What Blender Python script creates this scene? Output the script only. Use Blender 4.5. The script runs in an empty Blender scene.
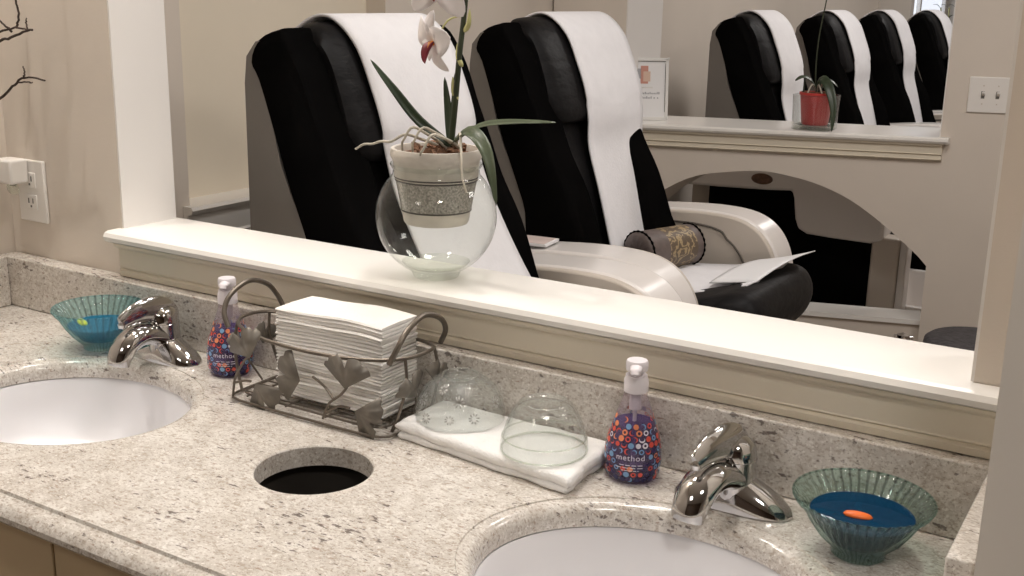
import bpy, bmesh, math, random
from mathutils import Vector, Matrix, noise
S = bpy.context.scene
COL = S.collection
PI = math.pi
rnd = random.Random(7)
ZC = 0.86          # counter top
ZL = 1.05          # ledge top

# ------------------------------------------------------------------ camera
R = ((0.85186759, 0.14914401, -0.50207338),
     (0.52339222, -0.20662615, 0.82665968),
     (0.01954985, -0.96698588, -0.25407893))
cam = bpy.data.cameras.new('camera')
cam.sensor_width = 36; cam.sensor_fit = 'HORIZONTAL'; cam.lens = 36 * 1121 / 1024
cam.clip_start = .02; cam.clip_end = 60
co = bpy.data.objects.new('camera', cam); COL.objects.link(co)
m4 = Matrix.Identity(4)
for i in range(3):
    m4[i][0] = R[i][0]; m4[i][1] = -R[i][1]; m4[i][2] = -R[i][2]
m4[0][3], m4[1][3], m4[2][3] = 0, -1.3425, 1.4914
co.matrix_world = m4
S.camera = co

# ------------------------------------------------------------------ world, lights, exposure
w = bpy.data.worlds.new('world'); S.world = w; w.use_nodes = True
w.node_tree.nodes['Background'].inputs[0].default_value = (.9, .95, 1, 1)
w.node_tree.nodes['Background'].inputs[1].default_value = .5
S.view_settings.view_transform = 'Standard'
S.view_settings.look = 'None'
S.view_settings.gamma = 1
S.view_settings.exposure = 0.0
S.view_settings.use_curve_mapping = False
try:
    S.cycles.max_bounces = 14; S.cycles.transparent_max_bounces = 24
    S.cycles.diffuse_bounces = 5; S.cycles.use_denoising = True
    S.cycles.caustics_reflective = False; S.cycles.caustics_refractive = False
except Exception:
    pass


def lamp(x, y, z, size, power, col=(1, .93, .84), spread=None):
    l = bpy.data.lights.new('area_lamp', 'AREA'); l.shape = 'SQUARE'; l.size = size
    l.energy = power; l.color = col
    if spread: l.spread = math.radians(spread)
    o = bpy.data.objects.new('area_lamp', l); COL.objects.link(o); o.location = (x, y, z)


LC = (1, .945, .88)
lamp(-1.50, -.03, 2.58, .14, 5.2, LC, 150)
lamp(-.70, -.03, 2.58, .14, 5.2, LC, 150)
lamp(.35, -1.35, 2.58, .3, 15, LC)  # unseen fill right of the camera, added to brighten the right-hand wall
lamp(-1.93, -.36, 2.58, .03, 7.0, LC, 150)
lamp(-1.2, -2.4, 2.58, .5, 9, LC)  # unseen fill behind the camera, added to even out the front light
FC = (1, .955, .92)
lamp(-.95, .50, 2.58, .30, 8, FC)
lamp(-.55, 1.35, 2.58, .40, 10, FC)
lamp(.9, 1.3, 2.58, .6, 18, FC)
lamp(-.6, 3.9, 2.58, .6, 20, FC)
lamp(-.6, 6.0, 2.58, .6, 18, FC)


# ------------------------------------------------------------------ materials
def mat(name, col, rough=.5, metal=0., spec=.5, nz=None, bump=None, emit=None):
    """principled; nz=(scale, amount) mottles the colour, bump=(scale, strength, stretch)"""
    m = bpy.data.materials.new(name); m.use_nodes = True
    nt = m.node_tree; b = nt.nodes['Principled BSDF']
    b.inputs['Base Color'].default_value = (*col, 1)
    b.inputs['Roughness'].default_value = rough
    b.inputs['Metallic'].default_value = metal
    b.inputs['Specular IOR Level'].default_value = spec
    tc = nt.nodes.new('ShaderNodeTexCoord')
    if nz:
        t = nt.nodes.new('ShaderNodeTexNoise'); t.inputs['Scale'].default_value = nz[0]; t.inputs['Detail'].default_value = 6
        r = nt.nodes.new('ShaderNodeValToRGB')
        r.color_ramp.elements[0].position = .3; r.color_ramp.elements[1].position = .7
        r.color_ramp.elements[0].color = (*[c * (1 - nz[1]) for c in col], 1)
        r.color_ramp.elements[1].color = (*[min(1, c * (1 + nz[1])) for c in col], 1)
        nt.links.new(tc.outputs['Object'], t.inputs['Vector'])
        nt.links.new(t.outputs['Fac'], r.inputs['Fac']); nt.links.new(r.outputs['Color'], b.inputs['Base Color'])
    if bump:
        t = nt.nodes.new('ShaderNodeTexNoise'); t.inputs['Scale'].default_value = bump[0]; t.inputs['Detail'].default_value = 4
        mp = nt.nodes.new('ShaderNodeMapping')
        mp.inputs['Scale'].default_value = bump[2] if len(bump) > 2 else (1, 1, 1)
        bp = nt.nodes.new('ShaderNodeBump'); bp.inputs['Strength'].default_value = bump[1]; bp.inputs['Distance'].default_value = .01
        nt.links.new(tc.outputs['Object'], mp.inputs['Vector']); nt.links.new(mp.outputs['Vector'], t.inputs['Vector'])
        nt.links.new(t.outputs['Fac'], bp.inputs['Height']); nt.links.new(bp.outputs['Normal'], b.inputs['Normal'])
    if emit:
        b.inputs['Emission Color'].default_value = (*col, 1); b.inputs['Emission Strength'].default_value = emit
    return m


def glass(name, tint=(.96, .98, .97), ior=1.45, rough=.02, haze=0., hazecol=(.9, .9, .9), bump=None):
    """thin-walled glass: fresnel mix of transparent and glossy, with a little haze if frosted"""
    m = bpy.data.materials.new(name); m.use_nodes = True
    nt = m.node_tree; nt.nodes.remove(nt.nodes['Principled BSDF'])
    out = nt.nodes['Material Output']
    tr = nt.nodes.new('ShaderNodeBsdfTransparent'); tr.inputs[0].default_value = (*tint, 1)
    gl = nt.nodes.new('ShaderNodeBsdfGlossy'); gl.inputs['Roughness'].default_value = rough
    fr = nt.nodes.new('ShaderNodeFresnel')
    ge = nt.nodes.new('ShaderNodeNewGeometry'); mr = nt.nodes.new('ShaderNodeMapRange')      # a thin wall reflects alike from both sides
    mr.inputs['To Min'].default_value = ior; mr.inputs['To Max'].default_value = 1 / ior
    nt.links.new(ge.outputs['Backfacing'], mr.inputs['Value']); nt.links.new(mr.outputs['Result'], fr.inputs[0])
    mx = nt.nodes.new('ShaderNodeMixShader')
    nt.links.new(fr.outputs[0], mx.inputs[0]); nt.links.new(tr.outputs[0], mx.inputs[1]); nt.links.new(gl.outputs[0], mx.inputs[2])
    last = mx
    if haze:
        df = nt.nodes.new('ShaderNodeBsdfDiffuse'); df.inputs[0].default_value = (*hazecol, 1)
        m2 = nt.nodes.new('ShaderNodeMixShader'); m2.inputs[0].default_value = haze
        nt.links.new(last.outputs[0], m2.inputs[1]); nt.links.new(df.outputs[0], m2.inputs[2]); last = m2
    if bump:
        tc = nt.nodes.new('ShaderNodeTexCoord')
        t = nt.nodes.new('ShaderNodeTexNoise'); t.inputs['Scale'].default_value = bump[0]
        bp = nt.nodes.new('ShaderNodeBump'); bp.inputs['Strength'].default_value = bump[1]; bp.inputs['Distance'].default_value = .004
        nt.links.new(tc.outputs['Object'], t.inputs['Vector']); nt.links.new(t.outputs['Fac'], bp.inputs['Height'])
        nt.links.new(bp.outputs['Normal'], gl.inputs['Normal']); nt.links.new(bp.outputs['Normal'], fr.inputs['Normal'])
    nt.links.new(last.outputs[0], out.inputs[0])
    return m


def granite():
    m = bpy.data.materials.new('granite'); m.use_nodes = True
    nt = m.node_tree; b = nt.nodes['Principled BSDF']
    b.inputs['Roughness'].default_value = .16
    tc = nt.nodes.new('ShaderNodeTexCoord')

    def nzt(scale, detail, sc=(1, 1, 1), rot=0., rough=.6):
        mp = nt.nodes.new('ShaderNodeMapping'); mp.inputs['Scale'].default_value = sc; mp.inputs['Rotation'].default_value = (0, 0, rot)
        t = nt.nodes.new('ShaderNodeTexNoise'); t.inputs['Scale'].default_value = scale
        t.inputs['Detail'].default_value = detail; t.inputs['Roughness'].default_value = rough
        nt.links.new(tc.outputs['Object'], mp.inputs['Vector']); nt.links.new(mp.outputs['Vector'], t.inputs['Vector'])
        return t

    def ramp(src, p0, p1, c0, c1):
        r = nt.nodes.new('ShaderNodeValToRGB')
        r.color_ramp.elements[0].position = p0; r.color_ramp.elements[1].position = p1
        r.color_ramp.elements[0].color = (*c0, 1); r.color_ramp.elements[1].color = (*c1, 1)
        nt.links.new(src, r.inputs['Fac']); return r

    def mixc(f, a, c):
        x = nt.nodes.new('ShaderNodeMix'); x.data_type = 'RGBA'
        nt.links.new(f, x.inputs[0])
        nt.links.new(a, x.inputs[6])
        if isinstance(c, tuple): x.inputs[7].default_value = (*c, 1)
        else: nt.links.new(c, x.inputs[7])
        return x.outputs[2]

    base = ramp(nzt(30, 5).outputs['Fac'], .35, .65, (.56, .515, .465), (.73, .695, .645)).outputs['Color']
    # grey brown grain
    g1 = ramp(nzt(130, 4, (1, 1.8, 1.4), .5).outputs['Fac'], .50, .64, (0, 0, 0), (.75, .75, .75)).outputs['Color']
    c = mixc(g1, base, (.40, .335, .275))
    g2 = ramp(nzt(300, 3, (1, 1.4, 1.2), .3).outputs['Fac'], .56, .66, (0, 0, 0), (.7, .7, .7)).outputs['Color']
    c = mixc(g2, c, (.30, .25, .205))
    g4 = ramp(nzt(210, 3, (1, 1.3, 1), 1.1).outputs['Fac'], .56, .68, (0, 0, 0), (.8, .8, .8)).outputs['Color']
    c = mixc(g4, c, (.84, .81, .765))
    # dark flecks, drawn out along the slab and gathered in clusters
    fl = nzt(85, 4, (.75, 1.9, 1.5), .35, .55)
    cl = nzt(9, 3)
    ad = nt.nodes.new('ShaderNodeMath'); ad.operation = 'MULTIPLY_ADD'
    nt.links.new(cl.outputs['Fac'], ad.inputs[0]); ad.inputs[1].default_value = .45; nt.links.new(fl.outputs['Fac'], ad.inputs[2])
    g3 = ramp(ad.outputs[0], .865, .92, (0, 0, 0), (.75, .75, .75)).outputs['Color']
    c = mixc(g3, c, (.075, .05, .045))
    g5 = ramp(nzt(70, 3, (.7, 2.0, 1.6), .2).outputs['Fac'], .665, .71, (0, 0, 0), (.7, .7, .7)).outputs['Color']
    c = mixc(g5, c, (.30, .20, .15))
    nt.links.new(c, b.inputs['Base Color'])
    return m


M = {}
M['granite'] = granite()
M['wall'] = mat('beige_wall_paint', (.69, .62, .545), .6, nz=(3, .03), bump=(260, .05))
M['wallfar'] = mat('pale_wall_paint', (.70, .655, .60), .6, nz=(3, .03))
M['wallcream'] = mat('cream_wall_paint', (.80, .72, .59), .6, nz=(3, .03))
M['jamb'] = mat('lit_jamb_tone', (.80, .77, .74), .45, nz=(3, .02))  # light on the reveals put into the colour, paler than the walls
M['trim'] = mat('white_gloss_trim', (.85, .825, .785), .25, nz=(2, .015))
M['cream'] = mat('shade_toned_moulding', (.70, .635, .52), .4, nz=(2, .02))  # darker than the ledge: shade under its nose put into the colour
M['ceiling'] = mat('ceiling_paint', (.82, .80, .77), .8, nz=(4, .02))
M['floor'] = mat('floor_tile', (.24, .19, .15), .4, nz=(5, .2))
M['cabinet'] = mat('cabinet_paint', (.62, .49, .31), .4, nz=(5, .03))
M['dark'] = mat('cabinet_inside', (.03, .025, .02), .8)
M['porcelain'] = mat('porcelain', (.80, .79, .805), .3, nz=(2, .01))
M['chrome'] = mat('chrome', (.56, .55, .545), .07, 1., nz=(4, .02))
M['wire'] = mat('bronze_wire', (.17, .145, .12), .38, .75, nz=(40, .15))
M['leafmetal'] = mat('pewter_leaf', (.20, .18, .155), .45, .5, nz=(30, .15))
M['paper'] = mat('white_paper', (.88, .855, .825), .85, nz=(20, .02), bump=(300, .15))
M['terry'] = mat('white_terry', (.90, .89, .875), .95, nz=(60, .03), bump=(380, .35))
M['cloth'] = mat('white_cloth', (.86, .85, .87), .9, nz=(30, .02), bump=(120, .12))
M['leather'] = mat('black_leather', (.007, .0065, .007), .5, spec=.14, nz=(9, .3), bump=(16, .35, (1, 1, 2.2)))
M['leather2'] = mat('black_side_fabric', (.004, .0038, .0038), .9, spec=.0, nz=(9, .2))
M['shell'] = mat('grey_shell', (.19, .175, .16), .35, nz=(3, .05))
M['arm'] = mat('white_arm_shell', (.80, .76, .73), .22, nz=(3, .02))
M['armin'] = mat('beige_arm_panel', (.60, .535, .465), .4, nz=(3, .03))
M['seam'] = mat('dark_seam', (.10, .085, .07), .6)
M['badge'] = mat('brown_badge', (.13, .07, .045), .35, nz=(60, .4))
M['button'] = mat('button_panel', (.16, .13, .11), .4)
M['glass'] = glass('clear_glass', (.955, .965, .96), haze=.02)
M['globe'] = glass('globe_glass', (.95, .965, .945), haze=.012, hazecol=(.8, .82, .78))
M['glassbase'] = glass('thick_hazed_glass', (.95, .97, .93), haze=.10, hazecol=(.84, .85, .78), bump=(50, .2))
M['dome'] = glass('cut_glass', (.955, .965, .96), haze=.05, hazecol=(.85, .87, .85), bump=(110, .6))
M['etch'] = mat('etched_frost', (.46, .45, .43), .4)
M['teal'] = glass('teal_glass', (.76, .86, .83), haze=.03, hazecol=(.20, .32, .31), rough=.05)
M['teal2'] = glass('pale_teal_glass', (.76, .90, .90), haze=.06, hazecol=(.28, .55, .60), rough=.05)
M['bottle'] = glass('clear_plastic', (.93, .90, .94), haze=.10, hazecol=(.62, .55, .62), rough=.1)


def ribbed(m, n=44):
    """vertical ribs: the wall is thicker, so darker, every n-th of a turn"""
    nt = m.node_tree; tr = [x for x in nt.nodes if x.type == 'BSDF_TRANSPARENT'][0]
    c = tuple(tr.inputs[0].default_value)
    tc = nt.nodes.new('ShaderNodeTexCoord'); sp = nt.nodes.new('ShaderNodeSeparateXYZ')
    at = nt.nodes.new('ShaderNodeMath'); at.operation = 'ARCTAN2'
    mu = nt.nodes.new('ShaderNodeMath'); mu.operation = 'MULTIPLY'; mu.inputs[1].default_value = n
    si = nt.nodes.new('ShaderNodeMath'); si.operation = 'SINE'
    rp = nt.nodes.new('ShaderNodeValToRGB')
    rp.color_ramp.elements[0].position = .3; rp.color_ramp.elements[1].position = .9
    rp.color_ramp.elements[0].color = (*[min(1, q * 1.06) for q in c[:3]], 1); rp.color_ramp.elements[1].color = (*[q * .74 for q in c[:3]], 1)
    nt.links.new(tc.outputs['Object'], sp.inputs[0]); nt.links.new(sp.outputs['Y'], at.inputs[0]); nt.links.new(sp.outputs['X'], at.inputs[1])
    nt.links.new(at.outputs[0], mu.inputs[0]); nt.links.new(mu.outputs[0], si.inputs[0]); nt.links.new(si.outputs[0], rp.inputs['Fac'])
    nt.links.new(rp.outputs['Color'], tr.inputs[0])


ribbed(M['teal']); ribbed(M['teal2'], 40)


def liquid(name, col, haze):
    return glass(name, col, ior=1.33, rough=.02, haze=haze[0], hazecol=haze[1])


M['bluewater'] = liquid('dark_teal_water', (.06, .34, .45), (.45, (.004, .06, .15)))
M['bluewater2'] = liquid('bright_blue_water', (.10, .62, .80), (.5, (.0, .17, .33)))
M['gel'] = liquid('purple_gel', (.42, .28, .66), (.45, (.085, .04, .24)))
M['bottom'] = mat('glass_foot_blue', (.03, .30, .42), .1, spec=.6)
M['orange'] = mat('orange_float', (.85, .16, .02), .4, nz=(30, .2))
M['yellow'] = mat('yellow_float', (.80, .68, .03), .4, nz=(30, .1))
M['pump'] = mat('frosted_pump', (.74, .70, .73), .3)
M['ink1'] = mat('red_ink', (.70, .09, .055), .4); M['ink2'] = mat('orange_ink', (.80, .27, .12), .4)
M['ink3'] = mat('blue_ink', (.20, .37, .58), .4); M['ink4'] = mat('navy_ink', (.02, .02, .09), .4)
M['ink5'] = mat('white_ink', (.75, .72, .76), .4)
M['ceramic'] = mat('aged_ceramic', (.60, .56, .50), .45, nz=(16, .18), bump=(60, .15))
M['ceramicband'] = mat('mottled_grey_glaze', (.33, .31, .28), .25, nz=(300, .5))
M['groove'] = mat('dark_groove', (.07, .06, .055), .6)
M['bark'] = mat('bark_chips', (.20, .105, .06), .9, nz=(60, .5), bump=(90, 1))
M['leaf'] = mat('orchid_leaf', (.032, .050, .026), .35, nz=(12, .25))
M['leafpale'] = mat('pale_leaf', (.075, .095, .055), .35, nz=(14, .2))
M['stem'] = mat('dark_stem', (.035, .045, .022), .45, nz=(20, .3))
M['bud'] = mat('bud_yellow_green', (.48, .46, .20), .5, nz=(20, .2))
M['root'] = mat('aerial_root', (.52, .48, .40), .6, nz=(25, .25))
M['petal'] = mat('white_petal', (.85, .80, .79), .6, nz=(20, .04))
M['maroon'] = mat('maroon_lip', (.20, .008, .022), .4, nz=(40, .3))
M['lipor'] = mat('orange_lip', (.75, .27, .03), .5, nz=(60, .4))
M['red'] = mat('red_plastic', (.55, .05, .045), .35, nz=(6, .05))
M['brown'] = mat('brown_satin', (.135, .105, .095), .5, nz=(40, .15), bump=(30, .2))
M['plate'] = mat('white_plate', (.82, .79, .75), .3)
M['slot'] = mat('dark_slot', (.12, .11, .10), .6)
M['twig'] = mat('dark_twig', (.045, .028, .02), .8, nz=(50, .4), bump=(80, .6))
M['darkwall'] = mat('darkened_rear_wall', (.10, .065, .045), .5, nz=(8, .3))  # unseen rear wall, darkened to dim chrome reflections and cut bounce
M['stool'] = mat('dark_grey_fabric', (.075, .07, .075), .8, nz=(60, .3), bump=(90, .5))
M['frame'] = mat('silver_white_frame', (.80, .79, .77), .3)
M['sheet'] = mat('sign_sheet', (.85, .85, .86), .6)
M['grey'] = mat('grey_print', (.42, .42, .45), .6); M['pink'] = mat('pink_print', (.62, .30, .24), .6)
M['tan'] = mat('tan_print', (.72, .52, .42), .6); M['pinkcover'] = mat('pink_cover', (.70, .58, .54), .5, nz=(20, .1))
M['window'] = mat('daylit_window', (.80, .85, .95), .4, emit=.9)


def pattern_mat():
    m = bpy.data.materials.new('gold_scroll_brocade'); m.use_nodes = True
    nt = m.node_tree; b = nt.nodes['Principled BSDF']; b.inputs['Roughness'].default_value = .45
    tc = nt.nodes.new('ShaderNodeTexCoord')
    t = nt.nodes.new('ShaderNodeTexWave'); t.wave_type = 'RINGS'
    t.inputs['Scale'].default_value = 16; t.inputs['Distortion'].default_value = 14; t.inputs['Detail'].default_value = 3; t.inputs['Detail Scale'].default_value = 2.2
    r = nt.nodes.new('ShaderNodeValToRGB')
    r.color_ramp.elements[0].position = .60; r.color_ramp.elements[1].position = .74
    r.color_ramp.elements[0].color = (.125, .09, .06, 1); r.color_ramp.elements[1].color = (.36, .27, .15, 1)
    nt.links.new(tc.outputs['Object'], t.inputs['Vector']); nt.links.new(t.outputs['Fac'], r.inputs['Fac'])
    nt.links.new(r.outputs['Color'], b.inputs['Base Color'])
    return m


M['brocade'] = pattern_mat()


# ------------------------------------------------------------------ mesh helpers
class MB:
    def __init__(s): s.v = []; s.f = []; s.m = []

    def add(s, vs, fs, mi=0):
        o = len(s.v); s.v += [tuple(p) for p in vs]
        for f in fs: s.f.append([i + o for i in f]); s.m.append(mi)
        return s

    def box(s, x0, x1, y0, y1, z0, z1, mi=0):
        v = [(x, y, z) for z in (z0, z1) for y in (y0, y1) for x in (x0, x1)]
        return s.add(v, [(0, 2, 3, 1), (4, 5, 7, 6), (0, 1, 5, 4), (2, 6, 7, 3), (0, 4, 6, 2), (1, 3, 7, 5)], mi)

    def prism(s, base, off, mi=0):
        """closed polygon base (3D points) swept by vector off"""
        n = len(base); off = Vector(off)
        v = [Vector(p) for p in base]; v2 = [p + off for p in v]
        fs = [list(range(n))[::-1], list(range(n, 2 * n))] + [(i, (i + 1) % n, (i + 1) % n + n, i + n) for i in range(n)]
        return s.add(v + v2, fs, mi)

    def rings(s, rings, mi=0, cap=True, closed=True):
        n = len(rings[0]); v = [p for r in rings for p in r]; fs = []
        for k in range(len(rings) - 1):
            for i in range(n if closed else n - 1):
                j = (i + 1) % n
                fs.append((k * n + i, k * n + j, (k + 1) * n + j, (k + 1) * n + i))
        if cap and closed:
            fs.append(list(range(n))[::-1]); fs.append([(len(rings) - 1) * n + i for i in range(n)])
        return s.add(v, fs, mi)

    def lathe(s, prof, n=40, c=(0, 0), sx=1, sy=1, mi=0, cap=False, rad=None):
        """prof of (r, z) about the vertical through c; rad(theta, k) multiplies r"""
        rs = []
        for k, (r, z) in enumerate(prof):
            r = max(r, 1e-5)
            rs.append([(c[0] + sx * r * (rad(a, k) if rad else 1) * math.cos(a), c[1] + sy * r * (rad(a, k) if rad else 1) * math.sin(a), z)
                       for a in (2 * PI * i / n for i in range(n))])
        return s.rings(rs, mi, cap)

    def tube(s, pts, r, n=8, mi=0, closed=False, flat=1.):
        pts = [Vector(p) for p in pts]; N = len(pts)
        rr = r if isinstance(r, (list, tuple)) else [r] * N
        up = Vector((0, 0, 1)); rs = []; prev = None
        for i, p in enumerate(pts):
            a = pts[(i - 1) % N] if closed or i > 0 else p
            b = pts[(i + 1) % N] if closed or i < N - 1 else p
            t = (b - a).normalized()
            if prev is None:
                u = t.cross(up)
                if u.length < .05: u = t.cross(Vector((1, 0, 0)))
            else:
                u = prev - t * prev.dot(t)
            u.normalize(); prev = u; q = t.cross(u)
            rs.append([p + u * rr[i] * math.cos(2 * PI * k / n) + q * rr[i] * flat * math.sin(2 * PI * k / n) for k in range(n)])
        if closed: rs.append(rs[0])
        return s.rings(rs, mi, not closed)

    def build(s, name, m, parent=None, smooth=35, bevel=None, solid=None, subsurf=0):
        me = bpy.data.meshes.new(name); me.from_pydata(s.v, [], s.f)
        ms = m if isinstance(m, list) else [m]
        for x in ms: me.materials.append(x)
        me.polygons.foreach_set('material_index', s.m)
        bm = bmesh.new(); bm.from_mesh(me)
        bmesh.ops.remove_doubles(bm, verts=bm.verts, dist=1e-6)
        bmesh.ops.recalc_face_normals(bm, faces=bm.faces); bm.to_mesh(me); bm.free()
        if smooth:
            me.polygons.foreach_set('use_smooth', [True] * len(me.polygons))
            me.set_sharp_from_angle(angle=math.radians(smooth))
        me.update()
        o = bpy.data.objects.new(name, me); COL.objects.link(o)
        if solid:
            d = o.modifiers.new('solid', 'SOLIDIFY'); d.thickness = solid; d.offset = 0
        if bevel:
            d = o.modifiers.new('bevel', 'BEVEL'); d.width = bevel; d.segments = 3; d.limit_method = 'ANGLE'; d.angle_limit = math.radians(40)
            d.harden_normals = False
        if subsurf:
            d = o.modifiers.new('sub', 'SUBSURF'); d.levels = subsurf; d.render_levels = subsurf
        if parent: o.parent = parent
        return o


def thing(name, loc, label, cat, group=None, rz=0):
    o = bpy.data.objects.new(name, None); COL.objects.link(o); o.location = loc; o.rotation_euler = (0, 0, rz)
    o.empty_display_size = .05
    return tag(o, label, cat, group)


def tag(o, label=None, cat=None, group=None, kind=None):
    if label: o['label'] = label
    if cat: o['category'] = cat
    if group: o['group'] = group
    if kind: o['kind'] = kind
    return o


def struct(name, mb, m, label=None, cat='wall', **k):
    return tag(mb.build(name, m, **k), label, cat, None, 'structure')


def copy_tree(o, parent=None):
    c = o.copy(); COL.objects.link(c); c.parent = parent
    for ch in list(o.children): copy_tree(ch, c)
    return c


def crom(pts, n=6, closed=False):
    """smooth curve through points"""
    P = [Vector(p) for p in pts]; N = len(P); out = []
    for i in range(N if closed else N - 1):
        g = lambda k: P[k % N] if closed else P[max(0, min(N - 1, k))]
        a, b, c, d = g(i - 1), g(i), g(i + 1), g(i + 2)
        for k in range(n):
            t = k / n
            out.append(.5 * ((2 * b) + (c - a) * t + (2 * a - 5 * b + 4 * c - d) * t * t + (3 * b - a - 3 * c + d) * t ** 3))
    if not closed: out.append(P[-1])
    return out


def puff(prof, y0, y1, p=6, n=11, smin=.55, sm=4, mb=None, mi=0, sag=None):
    """side profile (x,z) swept across y with the ends drawn in like an upholstered pad"""
    pr = [Vector((a, b, 0)) for a, b in prof]
    if sm: pr = crom(pr, sm, True)
    cx = sum(v.x for v in pr) / len(pr); cz = sum(v.y for v in pr) / len(pr)
    rs = []
    w_ = max(v.x for v in pr) - min(v.x for v in pr); h_ = max(v.y for v in pr) - min(v.y for v in pr)
    inset = smin * .5 * min(w_, h_)
    for k in range(n):
        t = -1 + 2 * k / (n - 1); t = math.copysign(abs(t) ** .6, t)
        y = (y0 + y1) / 2 + (y1 - y0) / 2 * t
        d = inset * (1 - (max(0, 1 - abs(t) ** p)) ** (1 / 2.2))
        ring = []
        for v in pr:
            dx, dz = v.x - cx, v.y - cz
            fx = max(.1, 1 - d / (w_ / 2)); fz = max(.1, 1 - d / (h_ / 2))
            ring.append((cx + dx * fx, y, cz + dz * fz))
        rs.append(ring)
    return (mb or MB()).rings(rs, mi)


def blade(path, width, n=14, fold=.25, shape=None, up=(0, 0, 1)):
    """leaf or petal: a folded strip along a path"""
    P = crom(path, 5); N = len(P); mb = MB(); rows = []
    for i, p in enumerate(P):
        t = i / (N - 1)
        wd = width * (shape(t) if shape else math.sin(PI * min(1, max(.02, t * .96 + .04))) ** .6)
        tg = (P[min(N - 1, i + 1)] - P[max(0, i - 1)]).normalized()
        sd = tg.cross(Vector(up))
        if sd.length < .05: sd = Vector((1, 0, 0))
        sd.normalize(); nn = sd.cross(tg)
        rows.append([p - sd * wd + nn * wd * fold, p - sd * wd * .5 + nn * wd * fold * .35, p, p + sd * wd * .5 + nn * wd * fold * .35, p + sd * wd + nn * wd * fold])
    return mb.rings(rows, 0, False, False)


# ------------------------------------------------------------------ room
def room():
    struct('floor', MB().box(-3.2, 3.2, -3.6, 9.2, -.05, 0), M['floor'], cat='floor')
    struct('ceiling', MB().box(-3.2, 3.2, -3.6, 9.2, 2.6, 2.66), M['ceiling'], cat='ceiling')
    struct('wall_behind', MB().box(-2.15, 3.2, -3.66, -3.6, 0, 2.6), M['darkwall'])
    struct('wall_left', MB().box(-2.15, -2.03, -3.6, .04, 0, 2.6), M['wall'])
    struct('wall_east', MB().box(3.2, 3.26, -3.66, 9.2, 0, 2.6), M['wallfar'])
    # near partition with the wide pass-through
    y0, y1 = .04, .168
    struct('wall_front', MB().box(-3.2, -1.700, y0, y1, 0, 2.6).box(-1.700, -.187, y0, y1, 0, ZL - .022).box(-.187, 1.4, y0, y1, 0, 2.6)
           .box(-1.700, -.187, y0, y1, 2.25, 2.6), M['wall'])
    struct('trim_1', MB().box(-1.700, -1.696, y0 + .001, y1, ZL, 2.25).box(-.191, -.187, y0 + .001, y1, ZL, 2.25), M['jamb'], 'side of the wide wall opening, coloured pale as if lit', 'trim')
    # ledge: top board with a rounded nose and the moulding under it
    nose = [(y1 + .004, ZL), (.012, ZL), (.004, ZL - .003), (.0, ZL - .010), (.003, ZL - .018), (.010, ZL - .022), (y1 + .004, ZL - .022)]
    ap = [(.039, ZL - .022), (.008, ZL - .022), (.010, ZL - .027), (.020, ZL - .034), (.022, ZL - .068), (.021, ZL - .070), (.024, ZL - .072), (.019, ZL - .076), (.021, ZL - .086), (.033, ZL - .089), (.039, ZL - .089)]
    o = MB()
    n = len(nose)
    o.prism([(-1.698, y, z) for y, z in nose], (1.51, 0, 0))
    o.prism([(-1.706, y, z) for y, z in nose if y < .1] + [(-1.706, .0385, ZL - .022), (-1.706, .0385, ZL)], (.008, 0, 0))
    o.prism([(-.188, y, z) for y, z in nose if y < .1] + [(-.188, .0385, ZL - .022), (-.188, .0385, ZL)], (.0655, 0, 0))
    struct('trim_2', o, M['trim'], 'long white ledge across the near wall opening', 'ledge', smooth=25)
    a = MB()
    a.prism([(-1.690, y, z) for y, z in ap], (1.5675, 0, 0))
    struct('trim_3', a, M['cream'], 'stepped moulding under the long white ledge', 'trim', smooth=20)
    # partition stub at the right of the vanity
    struct('wall_right', MB().box(-.1225, .0, -.27, .04, 0, 2.6), M['wallfar'])
    # far room: wall behind the chairs with a niche above a ledge
    X = -2.05
    struct('wall_back', MB().box(X - .2, X, .168, .528, 0, 2.6).box(X - .2, X, .528, 1.30, 0, .96).box(X - .2, X, 1.30, 9.2, 0, 2.6).box(X - .2, X, .528, 1.30, 2.3, 2.6), M['wall'])
    struct('wall_niche', MB().box(X - .26, X - .07, .5, 1.33, .9, 2.35), M['wallcream'], 'cream back of the niche above the small ledge')
    lp = [(X - .07, .982), (X + .028, .982), (X + .034, .974), (X + .028, .964), (X + .018, .962), (X + .016, .93), (X + .010, .905), (X + .016, .90), (X + .010, .885), (X + .001, .88), (X + .001, .96), (X - .07, .96)]
    struct('trim_4', MB().prism([(x, .505, z) for x, z in lp if x > X] + [(X + .001, .505, .982)], (0, .80, 0)).box(X - .07, X + .002, .529, 1.299, .961, .982), M['trim'], 'small moulded ledge of the niche behind the chairs', 'ledge', smooth=20)


# second partition, slightly turned: local u along it, v into it
A2 = Vector((-1.787, 2.345, 0)); ANG = math.radians(16.897)
D2 = Vector((math.cos(ANG), math.sin(ANG), 0)); N2 = Vector((0, 1, 0))     # its openings are cut straight through along the row


def W2(u, v, z): p = A2 + D2 * u + N2 * v; return (p.x, p.y, z)


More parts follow.
